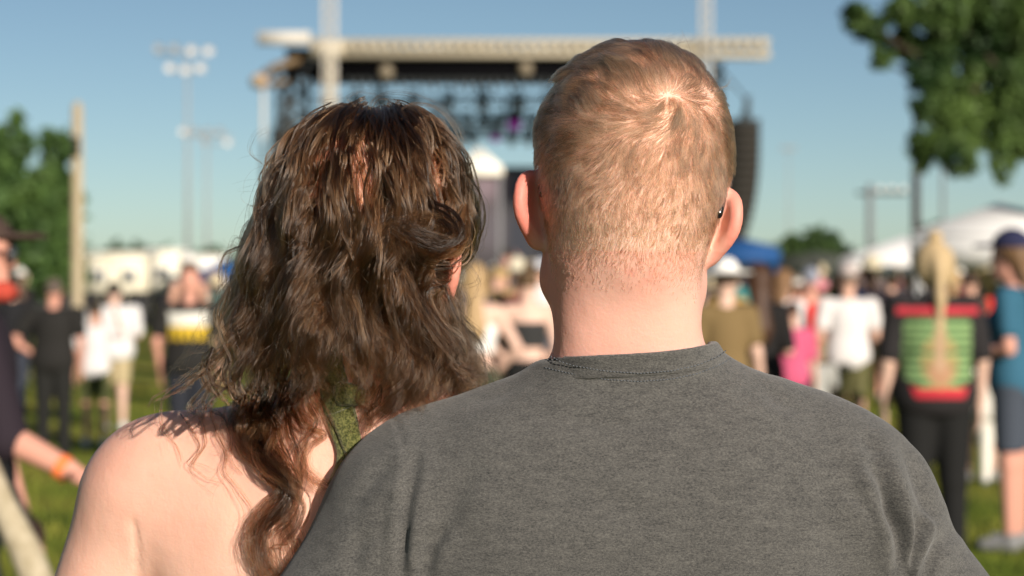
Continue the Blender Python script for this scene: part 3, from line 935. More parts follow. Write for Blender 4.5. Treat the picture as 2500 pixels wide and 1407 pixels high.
nt.links.new(at.outputs['Color'], nt.nodes['Principled BSDF'].inputs['Emission Color']); nt.nodes['Principled BSDF'].inputs['Emission Strength'].default_value = 0.45
obj('display', me, SM, scr)
MB().box((0, 0.15, (z0 + z1) / 2 - 1.5), (x1 - x0 + 0.2, 0.25, z1 - z0 + 0.2)).build('housing', BLK, scr)

# a pale marquee roof rising behind the stage, and a white one on the stage
canopy(1112, 1226, 352, 408, 50, mat('cream_canvas', (0.80, 0.76, 0.66), 0.8), 'tall cream topped canopy between the couple, in front of the video wall', 1.4, 0.16)

# lamps hung in the trusses, each its own
PURP = mat('purple_gel', (0.16, 0.015, 0.16), 0.4)
nt = PURP.node_tree; nt.nodes['Principled BSDF'].inputs['Emission Color'].default_value = (0.30, 0.02, 0.30, 1); nt.nodes['Principled BSDF'].inputs['Emission Strength'].default_value = 0.35
lampkit = {}
def stage_lamp(px, py, d, k, face, label, group):
    o = empty('stage_light', pt(px, py, d)); tag(o, label, 'stage light', group)
    key = face.name
    if key not in lampkit:
        mb = MB(); mb.box((0, 0, 0.34), (0.40, 0.26, 0.12)); mb.tube([[-0.2, 0, 0.3], [-0.2, 0, 0.02]], 0.03, n=5); mb.tube([[0.2, 0, 0.3], [0.2, 0, 0.02]], 0.03, n=5)
        y_ = mb.build('yoke', DKM, o)
        mb = MB(); mb.tube([[0, 0.12, 0.12], [0, 0.02, 0.05], [0, -0.16, -0.22]], [0.11, 0.16, 0.17], n=10); h_ = mb.build('lamp_head', DKM, o, True)
        mb = MB(); mb.tube([[0, -0.162, -0.223], [0, -0.19, -0.27]], [0.165, 0.15], n=10); l_ = mb.build('lens', face, o, True)
        lampkit[key] = (y_.data, h_.data, l_.data)
    else:
        for nme, dta in zip(('yoke', 'lamp_head', 'lens'), lampkit[key]): obj(nme, dta, None, o)
    o.scale = (k, k, k)
    return o
for px, py, d, k in ((1065, 294, DS + 6, 1.2), (1210, 322, DS + 8, 1.1), (1256, 282, DS + 6, 1.45), (1090, 338, DS + 8, 1.0)):
    stage_lamp(px, py, d, k, PURP, {1065: 'purple glowing stage lamp beside the curly head at the middle truss', 1210: 'small purple lamp low on the back truss',
        1256: 'largest purple lamp hanging nearest the fair haired man', 1090: 'small purple lamp just over the curly hair on the back truss'}[px], 'purple stage lamps')
LENS = mat('pale_lens', (0.35, 0.30, 0.22), 0.3)
for row, (py, d, xs_, k) in enumerate(((248, DS + 3, (870, 935, 1010, 1095, 1180, 1265, 1340, 1420, 1500, 1590, 1670), 0.85), (296, DS + 6, (780, 1105, 1140, 1185, 1222, 1300, 1345, 1430, 1540), 0.85), (336, DS + 8, (760, 1120, 1150, 1250, 1290, 1330), 0.85))):
    for px in xs_:
        stage_lamp(px, py, d, k, LENS, ['dark stage lamp, %s from the left on the front lighting truss', 'dark stage lamp, %s from the left on the middle lighting truss', 'dark stage lamp, %s from the left on the rear lighting truss'][row] % ORD[xs_.index(px)],
                   ['lamps on the front lighting truss', 'lamps on the middle lighting truss', 'lamps on the rear lighting truss'][row])
for px, py, lb in ((943, 176, 'round tan hoist motor on the black drape above the curly head'), (1283, 168, 'round tan hoist motor on the black drape near the fair head')):
    o = empty('hoist', pt(px, py, DS + 0.35)); tag(o, lb, 'hoist')
    MB().lathe((0, 0, -0.22), [(0.10, 0), (0.20, 0.08), (0.22, 0.22), (0.18, 0.36), (0.08, 0.44)], 12).build('motor', mat('tan_motor', (0.20, 0.165, 0.115), 0.6), o, True)
    mb = MB(); mb.tube([[0, 0, 0.2], [0, 0, 0.6]], 0.03, n=5); mb.build('chain', DKM, o)
o = empty('stage_light', pt(632, 200, DS)); tag(o, 'round bronze lamp at the far left tip of the stage outrigger', 'stage light')
MB().lathe((0, 0, -0.2), [(0.14, 0), (0.26, 0.1), (0.26, 0.3), (0.12, 0.42)], 12).build('lamp_head', mat('bronze_shell', (0.42, 0.27, 0.16), 0.45), o, True)
mb = MB(); mb.tube([[0, -0.27, 0.0], [0, -0.30, 0.0]], 0.14, n=10); mb.build('lens', LENS, o, True)

# hanging speaker columns
CAB = mat('speaker_black', (0.017, 0.015, 0.012), 0.7)
GRL = mat('speaker_grille', (0.026, 0.023, 0.019), 0.9)
def line_array(px, ytop, ybot, d, wpx, label, n=13, lean=1):
    o = empty('speaker_column', (gx(px, d), d, 0)); tag(o, label, 'speakers')
    w = wpx / F * d; z1, z0 = gz(ytop, d), gz(ybot, d); h = (z1 - z0) / n
    me_b = me_g = None
    y = 0.0; x = 0.0
    for i in range(n):
        tilt = R(0.5 + i * 1.1)
        if me_b is None:
            c_ = MB().box((0, 0, 0), (w, 0.7, h * 0.95)).build('cabinet', CAB, o); me_b = c_.data
            g_ = MB().box((0, -0.36, 0), (w * 0.94, 0.02, h * 0.85)).build('grille', GRL, c_); me_g = g_.data
        else:
            c_ = obj('cabinet', me_b, None, o); obj('grille', me_g, None, c_)
        c_.location = (x, y, z1 - (i + 0.5) * h); c_.rotation_euler = (-tilt, 0, 0)
        y += math.sin(tilt) * h; x -= lean * 0.0006 * i * i
    mb = MB(); mb.box((0, 0, z1 + 0.08), (w, 0.8, 0.12)); mb.tube([[0.1, 0, z1 + 0.1], [0.1, 0, gz(235, d)]], 0.10, n=6); mb.tube([[-0.1, 0, z1 + 0.1], [0.1, 0, gz(252, d)]], 0.05, n=6)
    mb.build('rigging', DKM, o)
    mb = MB(); mb.tube([[0, 0, gz(235, d)], [-1.2 * lean, 0, sz(128)]], 0.03, n=5); mb.build('cable', DKM, o)
line_array(1816, 305, 592, DS - 1, 72, 'tall black column of hanging speakers right of the fair head', 14)
line_array(690, 326, 600, DS - 1, 50, 'black column of hanging speakers behind the curly hair', 13, -1)
# ---------------------------------------------------------------- the man
MX = P(1534, 0, 1.66)[0]                                          # his middle
man = empty('person', (MX, 1.68, 0))
tag(man, 'man with short fair hair in a plain grey t-shirt, seen from behind', 'person', 'couple seen from behind')
MO = np.array([MX, 1.68, 0.0])

MH = Head(P(1542, 437, 1.650), roll=4.5, yaw=0)
def man_solid(v, full=True, off=0.0):
    x0 = MX
    W = lambda x, y, z: (x0 + x, y, z)
    # neck
    v.cone(MH.w((0.0, -0.016, -0.070)), W(0.000, 1.668, 1.500), 0.051, 0.053, 0.03, off=off)
    v.cone(MH.w((0.026, -0.032, -0.070)), W(0.036, 1.655, 1.490), 0.022, 0.028, 0.025, off=off)
    v.cone(MH.w((-0.028, -0.030, -0.070)), W(-0.034, 1.655, 1.490), 0.023, 0.027, 0.025, off=off)
    for s_ in (-1, 1):
        h = 0.011 * s_
        v.cone(W(s_ * 0.042, 1.665, 1.500 + h * 0.55), W(s_ * 0.150, 1.672, 1.459 + h * 0.45), 0.026, 0.034, 0.04, off=off)    # trapezius
        v.cone(W(s_ * 0.060, 1.675, 1.440), W(s_ * 0.168, 1.672, 1.418 + h * 0.3), 0.045, 0.058, 0.03, off=off)    # shoulder girdle
        v.ell(W(s_ * 0.085, 1.625, 1.365), (0.088, 0.055, 0.115), 0.05, off=off)                         # shoulder blade
        v.ell(W(s_ * (0.190 if s_ > 0 else 0.183), 1.665, 1.400 + h * 0.3), (0.054, 0.060, 0.068), 0.03, off=off)                         # deltoid
    v.ell(W(0, 1.690, 1.30), (0.176, 0.115, 0.210), 0.05, off=off)                                       # rib cage
    v.ell(W(0, 1.655, 1.385), (0.120, 0.073, 0.110), 0.05, off=off)
    v.ell(W(0, 1.700, 1.08), (0.158, 0.115, 0.200), 0.06, off=off)                                       # waist
    v.ell(W(0, 1.700, 0.93), (0.170, 0.120, 0.120), 0.05, off=off)                                       # hips

MARM = {1: [(0.188, 1.668, 1.388), (0.362, 1.640, 1.170), (0.225, 1.790, 1.02)],
        -1: [(-0.184, 1.664, 1.386), (-0.346, 1.605, 1.165), (-0.430, 1.655, 1.030)]}
def man_arm(v, s_, off=0.0, upto=1.0):
    a, b, c = [np.array([MX + p[0], p[1], p[2]]) for p in MARM[s_]]
    b2 = a + (b - a) * min(1, upto)
    v.cone(a, b2, 0.055, 0.055 + (0.049 - 0.055) * min(1, upto), 0.03, off=off)
    if upto > 1:
        v.cone(b, c, 0.046, 0.030, 0.02, off=off)

hx = MH.c
v = Vol(axis((MX - 0.46, MX - 0.10, 0.010), (MX - 0.10, MX + 0.125, 0.0019), (MX + 0.125, MX + 0.40, 0.010)),
        axis((1.50, 1.79, 0.0024), (1.79, 1.90, 0.006)),
        axis((0.02, 1.42, 0.014), (1.42, 1.83, 0.0022)))
head_prims(v, MH)
ear(v, MH, -1, 0.0035, 0.000)
ear(v, MH, 1, -0.0015, -0.002)
man_solid(v)
man_arm(v, 1, upto=2); man_arm(v, -1, upto=2)
for s_ in (-1, 1):
    v.cone((MX + s_ * 0.085, 1.70, 0.90), (MX + s_ * 0.105, 1.70, 0.50), 0.085, 0.055, 0.04)
    v.cone((MX + s_ * 0.105, 1.70, 0.50), (MX + s_ * 0.115, 1.69, 0.09), 0.052, 0.038, 0.02)
    v.cone((MX + s_ * 0.115, 1.67, 0.055), (MX + s_ * 0.135, 1.87, 0.045), 0.036, 0.026, 0.02)
mV, mQ = v.mesh(2)
_n = vert_normals(mV, mQ)
for ln, dp, wd in folds:
    if dp > 0.003: mV = np.where((mV[:, 2:] < 1.47) & (np.abs(mV[:, :1] - MX) < 0.40), fold(mV, _n, ln, dp * 2.2, wd * 1.5, 0.0), mV)
HV, HQ = mV, mQ
hl = hand_mesh(MO * [1, 0, 0] + np.array(MARM[-1][2]), np.array([-0.55, 0.35, -0.45]), (0.3, 1, 0), curl=0.35, side=-1)
hr = hand_mesh(MO * [1, 0, 0] + np.array(MARM[1][2]), np.array([-0.6, 0.45, -0.1]), (0, -0.2, 1), curl=0.5, side=1)
V, G = join_np([(mV, mQ), hl, hr])
me = mesh_np('body', V - MO, G)
L = MH.l(V)
# blush: ears and the nape
ears = np.clip((np.abs(L[:, 0]) - 0.067) / 0.010, 0, 1) * (L[:, 2] < 0.002) * (np.abs(L[:, 2] + 0.032) < 0.050)
ears *= 0.35 + 0.65 * np.clip((np.abs(L[:, 0]) - 0.077) / 0.006, 0, 1)
nape = np.exp(-((L[:, 0] - 0.012) / 0.032) ** 2 - ((L[:, 2] + 0.078) / 0.014) ** 2)
bn = np.array([noise.noise(Vector((float(p[0]) * 110, float(p[1]) * 110, float(p[2]) * 150))) if w > 0.05 else 0 for p, w in zip(V, nape)])
nape = nape * np.clip((bn - 0.05) / 0.2, 0, 1) * (V[:, 1] < 1.64)
neckside = np.clip((V[:, 2] - 1.5) / 0.02, 0, 1) * np.clip((MX - 0.03 - V[:, 0]) / 0.03, 0, 1) * 0.18
bl = np.clip(ears * 0.85 + nape * 0.18 + neckside + 0.28 * (V[:, 2] > 1.5) * (V[:, 2] < 1.62), 0, 1)
set_color(me, 'blush', np.repeat(bl[:, None], 3, 1))
SKIN_M = skin_material('fair_skin', (0.74, 0.490, 0.398), (0.70, 0.225, 0.175))
SCALP = 0
man_body = obj('body', me, SKIN_M, man)
man_bvh = BVHTree.FromPolygons([tuple(p) for p in mV.tolist()], mQ.tolist())

# ---------------------------------------------------------------- his t-shirt
NC = np.array([MX + 0.006, 1.662, 1.5405])                       # middle of the neckline
def neckline(X, Y, Z):
    """how far above the neckline surface a point is: level behind, dipping to the front, saddled at the sides"""
    dx, dy = X - NC[0], Y - NC[1]
    front = np.clip(dy, 0, 0.2)
    base = NC[2] - 0.004 - 0.42 * front + 0.055 * dx + 0.9 * dx * dx * (dx > 0)
    return Z - base
def shirt_solid(v, off):
    man_solid(v, off=off)
    for s_ in (-1, 1):
        man_arm(v, s_, off=off + 0.006, upto=0.92)
    v.ell((MX, 1.700, 0.98), (0.185, 0.135, 0.20), 0.06, off=off)
v = Vol(axis((MX - 0.42, MX + 0.42, 0.0042)), axis((1.48, 1.76, 0.0042), (1.76, 1.90, 0.01)), axis((0.80, 1.20, 0.012), (1.20, 1.60, 0.0042)))
shirt_solid(v, 0.0065)
# below the neckline and inside the sleeve ends
def shirt_limit(X, Y, Z):
    d = np.maximum(neckline(X, Y, Z), 0.84 - Z)
    r2 = (X - NC[0]) ** 2 + (Y - NC[1]) ** 2
    return np.where((r2 > 0.12 ** 2) & (Z > 1.2), np.minimum(d, -0.02), d)
v.cut(shirt_limit)
sV, sQ = v.mesh(2)
N = vert_normals(sV, sQ)

for ln, dp, wd in folds:
    sV = fold(sV, N, ln, dp * 1.7, wd)
# slight slackness everywhere
nz = np.array([noise.fractal(Vector((float(p[0]) * 9, float(p[1]) * 9, float(p[2]) * 7)), 0.8, 2.1, 3) for p in sV])
sV = sV + N * (nz * 0.0020)[:, None]
sV = relax_mesh(sV, sQ, 0.4)

def knit_material():
    """dark grey marl jersey: pale and dark fibres drawn out sideways over fine rows of knitting"""
    m = mat('grey_marl_jersey', (0.1, 0.1, 0.095), 0.92, 0.15, 0.0, 0.25)
    nt = m.node_tree; b = nt.nodes['Principled BSDF']
    b.inputs['Sheen Roughness'].default_value = 0.5
    tc = nt.nodes.new('ShaderNodeTexCoord')
    def nz(scale, stretch, detail, rot=(0, 0, 0)):
        mp = nt.nodes.new('ShaderNodeMapping'); mp.inputs['Scale'].default_value = stretch; mp.inputs['Rotation'].default_value = rot
        nt.links.new(tc.outputs['Object'], mp.inputs[0])
        n = nt.nodes.new('ShaderNodeTexNoise'); n.inputs['Scale'].default_value = scale; n.inputs['Detail'].default_value = detail; n.inputs['Roughness'].default_value = 0.65
        nt.links.new(mp.outputs[0], n.inputs[0]); return n
    a = nz(470, (1, 1, 1.9), 3)
    c = nz(1200, (1, 1, 1.3), 2)
    e = nz(75, (0.7, 1, 2.6), 4)
    m1 = nt.nodes.new('ShaderNodeMath'); m1.operation = 'MULTIPLY_ADD'; m1.inputs[1].default_value = 0.48
    nt.links.new(a.outputs[0], m1.inputs[0])
    m2 = nt.nodes.new('ShaderNodeMath'); m2.operation = 'MULTIPLY'; m2.inputs[1].default_value = 0.26
    nt.links.new(c.outputs[0], m2.inputs[0]); nt.links.new(m2.outputs[0], m1.inputs[2])
    m3 = nt.nodes.new('ShaderNodeMath'); m3.operation = 'MULTIPLY_ADD'; m3.inputs[1].default_value = 0.20
    nt.links.new(e.outputs[0], m3.inputs[0]); nt.links.new(m1.outputs[0], m3.inputs[2])
    r = nt.nodes.new('ShaderNodeValToRGB')
    r.color_ramp.elements[0].position = 0.34; r.color_ramp.elements[0].color = (0.025, 0.025, 0.026, 1)
    r.color_ramp.elements[1].position = 0.67; r.color_ramp.elements[1].color = (0.158, 0.151, 0.139, 1)
    nt.links.new(m3.outputs[0], r.inputs[0]); nt.links.new(r.outputs[0], b.inputs['Base Color'])
    w = nt.nodes.new('ShaderNodeTexWave'); w.inputs['Scale'].default_value = 520; w.inputs['Distortion'].default_value = 1.5; w.bands_direction = 'X'
    nt.links.new(tc.outputs['Object'], w.inputs[0])
    ad = nt.nodes.new('ShaderNodeMath'); ad.operation = 'MULTIPLY_ADD'; ad.inputs[1].default_value = 0.25
    nt.links.new(w.outputs['Fac'], ad.inputs[0]); nt.links.new(a.outputs[0], ad.inputs[2])
    bp = nt.nodes.new('ShaderNodeBump'); bp.inputs['Distance'].default_value = 0.0008; bp.inputs['Strength'].default_value = 0.9
    nt.links.new(ad.outputs[0], bp.inputs['Height']); nt.links.new(bp.outputs[0], b.inputs['Normal'])
    return m
KNIT = knit_material()
shirt = obj('t_shirt', mesh_np('t_shirt', sV - MO, sQ), KNIT, man)
sub = shirt.modifiers.new('smooth', 'SUBSURF'); sub.levels = 0; sub.render_levels = 1
shirt_bvh = BVHTree.FromPolygons([tuple(p) for p in sV.tolist()], sQ.tolist())

# rib collar: the top 20 mm of the neck, a little thicker, standing against the skin
v = Vol(axis((NC[0] - 0.115, NC[0] + 0.12, 0.0017)), axis((1.56, 1.78, 0.0022)), axis((1.42, 1.58, 0.0016)))
man_solid(v, off=0.0088)
def collar_band(X, Y, Z):
    h = neckline(X, Y, Z)
    return np.maximum(h - 0.0022, -0.0170 - h)
_gx, _gy, _gz = v._grid((slice(None),) * 3)
_r = np.sqrt((_gx - NC[0] - 0.004) ** 2 + (0.8 * (_gy - NC[1])) ** 2)
_q = np.clip((_r - 0.064) / 0.018, 0, 1)
v.D = v.D + (0.0055 * _q * _q * (3 - 2 * _q)).astype(np.float32)
v.cut(collar_band, 0.002)
# hollow it so the skin shows inside the rim
D2 = v.D.copy()
w2 = Vol(v.xs, v.ys, v.zs); man_solid(w2, off=0.0026)
v.D = -smin(-D2, w2.D + 0.0, 0.0015)
cV, cQ = v.mesh(1)
near = ((cV[:, 0] - NC[0] - 0.004) ** 2 + (0.8 * (cV[:, 1] - NC[1])) ** 2) < 0.095 ** 2
keep = near[cQ].all(1)
cQ = cQ[keep]
mp_ = -np.ones(len(cV), int); used = np.unique(cQ); mp_[used] = np.arange(len(used)); cV = cV[used]; cQ = mp_[cQ]
cn = vert_normals(cV, cQ)
collar = obj('collar', mesh_np('collar', cV - MO, cQ), KNIT, shirt)

# two rows of stitching under the collar, laid on the cloth
def ray_px(bvh, px, py):
    d = Vector(P(px, py, 1.0)) - Vector((0, 0, CH)); d.normalize()
    return bvh.ray_cast(Vector((0, 0, CH)), d)
st = MB()
ST = mat('grey_thread', (0.10, 0.11, 0.125), 0.8)
rows = [[(1345, 878), (1400, 893), (1480, 905), (1560, 911), (1640, 905), (1700, 892), (1750, 872), (1785, 850)],
        [(1330, 898), (1400, 914), (1480, 927), (1560, 932), (1640, 926), (1705, 912), (1760, 890), (1800, 865)]]
for row in rows:
    xs_ = np.arange(row[0][0], row[-1][0], 8.0)
    ys_ = np.interp(xs_, [q[0] for q in row], [q[1] for q in row])
    for i in range(len(xs_) - 1):
        hit = ray_px(shirt_bvh, xs_[i], ys_[i]); hit2 = ray_px(shirt_bvh, xs_[i] + 4.6, ys_[i] + (ys_[i + 1] - ys_[i]) * 0.6)
        if hit[0] is None or hit2[0] is None or hit[0].y > 1.72: continue
        off_ = 0.0030 if row is rows[0] else 0.0002
        a = np.array(hit[0]) + np.array(hit[1]) * off_ - MO; b_ = np.array(hit2[0]) + np.array(hit2[1]) * off_ - MO
        st.tube([a, (a + b_) / 2 + np.array([0, -0.0003, 0]), b_], 0.00042, n=5)
if st.n:
    s_o = st.build('stitching', ST, shirt, True); tag(s_o, kind='stuff')

# trousers and shoes below the frame
v = Vol(axis((MX - 0.26, MX + 0.26, 0.012)), axis((1.52, 1.90, 0.012)), axis((0.03, 1.04, 0.012)))
v.ell((MX, 1.70, 0.93), (0.178, 0.128, 0.12), 0.05)
for s_ in (-1, 1):
    v.cone((MX + s_ * 0.085, 1.70, 0.90), (MX + s_ * 0.105, 1.70, 0.50), 0.098, 0.078, 0.04)
    v.cone((MX + s_ * 0.105, 1.70, 0.50), (MX + s_ * 0.115, 1.69, 0.10), 0.078, 0.070, 0.02)
v.cut(lambda X, Y, Z: np.maximum(Z - 1.0, 0.07 - Z) + 0 * X)
V, Q = v.mesh(1)
obj('trousers', mesh_np('trousers', V - MO, Q), noisy('dark_denim', (0.02, 0.03, 0.05), (0.04, 0.055, 0.08), 60, 0.9), man)
for s_ in (-1, 1):
    v = Vol(axis((-0.07, 0.07, 0.008)), axis((-0.08, 0.24, 0.008)), axis((-0.01, 0.13, 0.008)))
    v.cone((0, -0.02, 0.05), (0, 0.16, 0.045), 0.046, 0.040, 0.02); v.cone((0, -0.01, 0.06), (0, -0.01, 0.10), 0.045, 0.04, 0.02)
    v.cut(lambda X, Y, Z: 0.002 - Z + 0 * X + 0 * Y)
    V, Q = v.mesh(1)
    obj('shoe', mesh_np('shoe', V + np.array([MX + s_ * 0.12, 1.68, 0.0]) - MO, Q), mat('black_leather', (0.03, 0.03, 0.03), 0.5), man)

# ---------------------------------------------------------------- his sunglasses (only the temples show past the ears)
GL = mat('black_acetate', (0.008, 0.008, 0.009), 0.18, 0.6)
GLR = mat('dark_red_acetate', (0.05, 0.006, 0.008), 0.2, 0.6)
gl = empty('sunglasses', MH.w((0, 0.10, 0)))
tag(gl, 'dark sunglasses worn by the fair haired man, temples tucked behind his ears', 'sunglasses')
GO = MH.w((0, 0.10, 0))
for s_ in (-1, 1):
    mb = MB()
    pts = [MH.w(p) for p in ((s_ * 0.068, 0.100, 0.002), (s_ * 0.0745, 0.060, 0.004), (s_ * 0.0745, 0.012, -0.004), (s_ * 0.0745, -0.010, -0.006), (s_ * 0.0735, -0.024, -0.012), (s_ * (0.0695 if s_ > 0 else 0.0725), -0.044 if s_ > 0 else -0.034, -0.026 if s_ > 0 else -0.020))]
    mb.tube(np.array(pts) - GO, [0.003, 0.0026, 0.0026, 0.0030, 0.0036, 0.0034], n=8)
    mb.build('temple', GL, gl, True)
    mb = MB()
    a = np.linspace(0, 2 * math.pi, 21)
    lp = np.array([MH.w((s_ * 0.034 + 0.027 * math.cos(t), 0.112 - 0.10 * abs(0.034 * s_ + 0.027 * math.cos(t)) ** 1.3, -0.008 + 0.020 * math.sin(t))) for t in a])
    mb.tube(lp - GO, 0.002, n=6, cap=False); mb.build('rim', GL, gl, True)
    cV_ = np.concatenate([lp[:-1], [lp[:-1].mean(0) + MH.M @ np.array([0, 0.003, 0])]]) - GO
    obj('lens', mesh_np('lens', np.concatenate([cV_, cV_ + MH.M @ np.array([0, 0.0015, 0])]), np.array([[i, (i + 1) % 20, 20] for i in range(20)] + [[21 + i, 41, 21 + (i + 1) % 20] for i in range(20)])), GL, gl)
mb = MB(); mb.tube(np.array([MH.w((-0.009, 0.113, -0.004)), MH.w((0, 0.118, -0.002)), MH.w((0.009, 0.113, -0.004))]) - GO, 0.002, n=6); mb.build('bridge', GL, gl, True)

# ---------------------------------------------------------------- his hair
def sample_surface(V, Q, mask, n):
    q = Q[mask[Q].all(1)]
    T = np.concatenate([q[:, [0, 1, 2]], q[:, [0, 2, 3]]])
    A = np.linalg.norm(np.cross(V[T[:, 1]] - V[T[:, 0]], V[T[:, 2]] - V[T[:, 0]]), axis=1)
    t = rng.choice(len(T), n, p=A / A.sum())
    r1, r2 = np.sqrt(rng.random(n)), rng.random(n)
    w = np.stack([1 - r1, r1 * (1 - r2), r1 * r2], 1)
    N = vert_normals(V, Q)
    p = (V[T[t]] * w[:, :, None]).sum(1); nn = (N[T[t]] * w[:, :, None]).sum(1)
    return p, nn / np.linalg.norm(nn, axis=1)[:, None]

ML = MH.l(HV)
# hair grows above the hairline: nape behind, round the ears, forehead in front
def man_hairline(L):
    x, y, z = L[:, 0], L[:, 1], L[:, 2]
    nape = -0.084 + 0.014 * np.clip(np.abs(x) / 0.05, 0, 1) ** 2 * 0 - 0.006 * np.exp(-((np.abs(x) - 0.05) / 0.015) ** 2)
    side = np.interp(y, [-0.03, -0.012, 0.0, 0.03, 0.06, 0.085, 0.1], [-0.085, -0.060, -0.020, -0.035, 0.0, 0.035, 0.05])
    return np.where(y < -0.03, nape, side)
hl_ = ML[:, 2] - man_hairline(ML) + 0.010
mask = (hl_ > 0) & (HV[:, 2] > 1.5) & ~((np.abs(ML[:, 0]) > 0.0690) & (ML[:, 2] < -0.028)) & ~((np.abs(ML[:, 0]) > 0.0750) & (ML[:, 2] < 0.006))
p, n = sample_surface(HV, HQ, mask, 78000)
L = MH.l(p)
hl_ = L[:, 2] - man_hairline(L) + rng.normal(0, 0.005, len(L)) - 0.003
py_loc = L[:, 2]
length = np.interp(py_loc, [-0.10, -0.075, -0.05, -0.02, 0.01, 0.03, 0.05, 0.09], [0.0022, 0.0036, 0.0056, 0.0085, 0.0130, 0.0190, 0.0250, 0.0290])
keepp = rng.random(len(p)) < np.interp(hl_, [-0.004, 0.010, 0.025, 0.050], [0.06, 0.30, 0.70, 1.0])
# thinner hair round the crown whorl
WH = np.array(man_bvh.ray_cast(Vector((0, 0, CH)), (Vector(P(1640, 262, 1.0)) - Vector((0, 0, CH))).normalized())[0])
dw = np.linalg.norm(p - WH, axis=1)
keepp &= rng.random(len(p)) < np.interp(dw, [0, 0.006, 0.02], [0.8, 0.95, 1.0])
p, n, L, length, dw = p[keepp], n[keepp], L[keepp], length[keepp], dw[keepp]
_i = np.concatenate([np.repeat(np.where(dw < 0.009)[0], 2), np.where(rng.random(len(p)) < np.interp(dw, [0.006, 0.02], [1, 0]))[0]])
p = np.concatenate([p, p[_i] + rng.normal(0, 0.0008, (len(_i), 3))]); n = np.concatenate([n, n[_i]]); L = np.concatenate([L, L[_i]])
length = np.concatenate([length, length[_i]]); dw = np.concatenate([dw, dw[_i]])
# growth direction: out of the whorl with a swirl, sweeping down to the left
rel = p - WH
tang = rel - n * (rel * n).sum(1)[:, None]
tang /= np.linalg.norm(tang, axis=1)[:, None] + 1e-9
swirl = np.interp(dw, [0, 0.03, 0.08, 0.14], [1.0, 0.62, 0.30, 0.0])[:, None]
bit = np.cross(n, tang)
fdir = tang * np.cos(swirl) - bit * np.sin(swirl)
down = np.array([0.0, 0.0, -1.0]) + 0 * n
down = down - n * (down * n).sum(1)[:, None]
# above the whorl the long hair is combed forward and to the left
fw = np.array([-0.75, 0.55, 0.0]) + 0 * n
fw = fw - n * (fw * n).sum(1)[:, None]
wd = np.interp(L[:, 2], [-0.03, 0.05], [0.85, 0.0])[:, None]
wf = np.interp(L[:, 2], [0.055, 0.085], [0.0, 0.75])[:, None]
fdir = fdir * (1 - np.maximum(wd, wf)) + down * wd + fw * wf
_dl = np.array([-0.55, 0.0, -1.0]) + 0 * n
_dl = _dl - n * (_dl * n).sum(1)[:, None]
_dl /= np.linalg.norm(_dl, axis=1)[:, None] + 1e-9
_wb = np.interp(dw, [0, 0.006, 0.020], [0.9, 0.75, 0.0])[:, None]
fdir = fdir / (np.linalg.norm(fdir, axis=1)[:, None] + 1e-9) * (1 - _wb) + _dl * _wb
nv = np.array([[noise.noise(Vector((float(q[0]) * 38, float(q[1]) * 38, float(q[2]) * 38))), noise.noise(Vector((float(q[0]) * 38 + 50, float(q[1]) * 38, float(q[2]) * 38)))] for q in p])
fdir /= np.linalg.norm(fdir, axis=1)[:, None] + 1e-9
fdir += np.cross(n, fdir) * (nv[:, :1] * 0.9)
fdir += rng.normal(0, 1, p.shape) * np.interp(dw, [0, 0.012, 0.03], [0.30, 0.22, 0.14])[:, None]
fdir -= n * (fdir * n).sum(1)[:, None]
fdir /= np.linalg.norm(fdir, axis=1)[:, None] + 1e-9
lift = np.interp(L[:, 2], [-0.08, 0.0, 0.04, 0.08], [0.35, 0.55, 0.42, 0.36])[:, None] + nv[:, 1:] * 0.25
lift = lift * np.interp(dw, [0, 0.03], [0.35, 1.0])[:, None]
K = 7
t = np.linspace(0, 1, K)[None, :, None]
length = length * np.interp(dw, [0, 0.02], [0.9, 1.0])
ln_ = (length * rng.uniform(0.60, 1.20, len(p)))[:, None, None]
d0 = fdir + n * lift; d0 /= np.linalg.norm(d0, axis=1)[:, None]
S = p[:, None, :] + d0[:, None, :] * ln_ * t - n[:, None, :] * (0.42 * ln_ * t ** 2) * np.interp(L[:, 2], [0.0, 0.05], [0.35, 1.0])[:, None, None]
# tufts: tips drawn together
ncl = 9500
seed = rng.choice(len(p), ncl, replace=False)
from mathutils.kdtree import KDTree
kd = KDTree(ncl)
for i, s_i in enumerate(seed): kd.insert(p[s_i], i)
kd.balance()
near = np.array([kd.find(q)[1] for q in p])
cl = seed[near]
wcl = (np.interp(L[:, 2], [-0.03, 0.02, 0.06], [0.20, 0.60, 0.70]))[:, None, None] * t ** 1.4
S = S + (S[cl] - S) * wcl
nb_ = 420
sd2 = rng.choice(len(p), nb_, replace=False)
kd2 = KDTree(nb_)
for i, s_i in enumerate(sd2): kd2.insert(p[s_i] + fdir[s_i] * 0.004, i)
kd2.balance()
near2 = np.array([kd2.find(q)[1] for q in p])
S = S + (S[sd2[near2]] - S) * (np.interp(L[:, 2], [-0.01, 0.04, 0.07], [0.0, 0.30, 0.45]) * np.interp(dw, [0, 0.02], [0.4, 1]))[:, None, None] * t ** 1.8
S = S + (n * (rng.normal(0, 1, nb_)[near2] * 0.0024 * np.interp(L[:, 2], [0.0, 0.05], [0.2, 1]))[:, None])[:, None, :] * t
S += (rng.normal(0, 1, (len(p), 1, 3)) * 0.0005) * t
S[:, 0] = p - n * 0.0008
tone = np.clip(rng.normal(0.34, 0.36, ncl)[near] * 0.80 + (rng.normal(0, 0.10, nb_)[near2]) * (L[:, 2] > 0.0) + rng.random(len(p)) * 0.35 + np.interp(L[:, 2], [-0.09, -0.06, -0.03], [0.75, 0.40, 0.0]), 0, 1)
HAIR_M = hair_material('dark_blonde_hair', (0.160, 0.092, 0.054), 0.40, 0.50, 0.60)
HAIR_M.node_tree.nodes['Principled Hair BSDF'].inputs['IOR'].default_value = 1.42
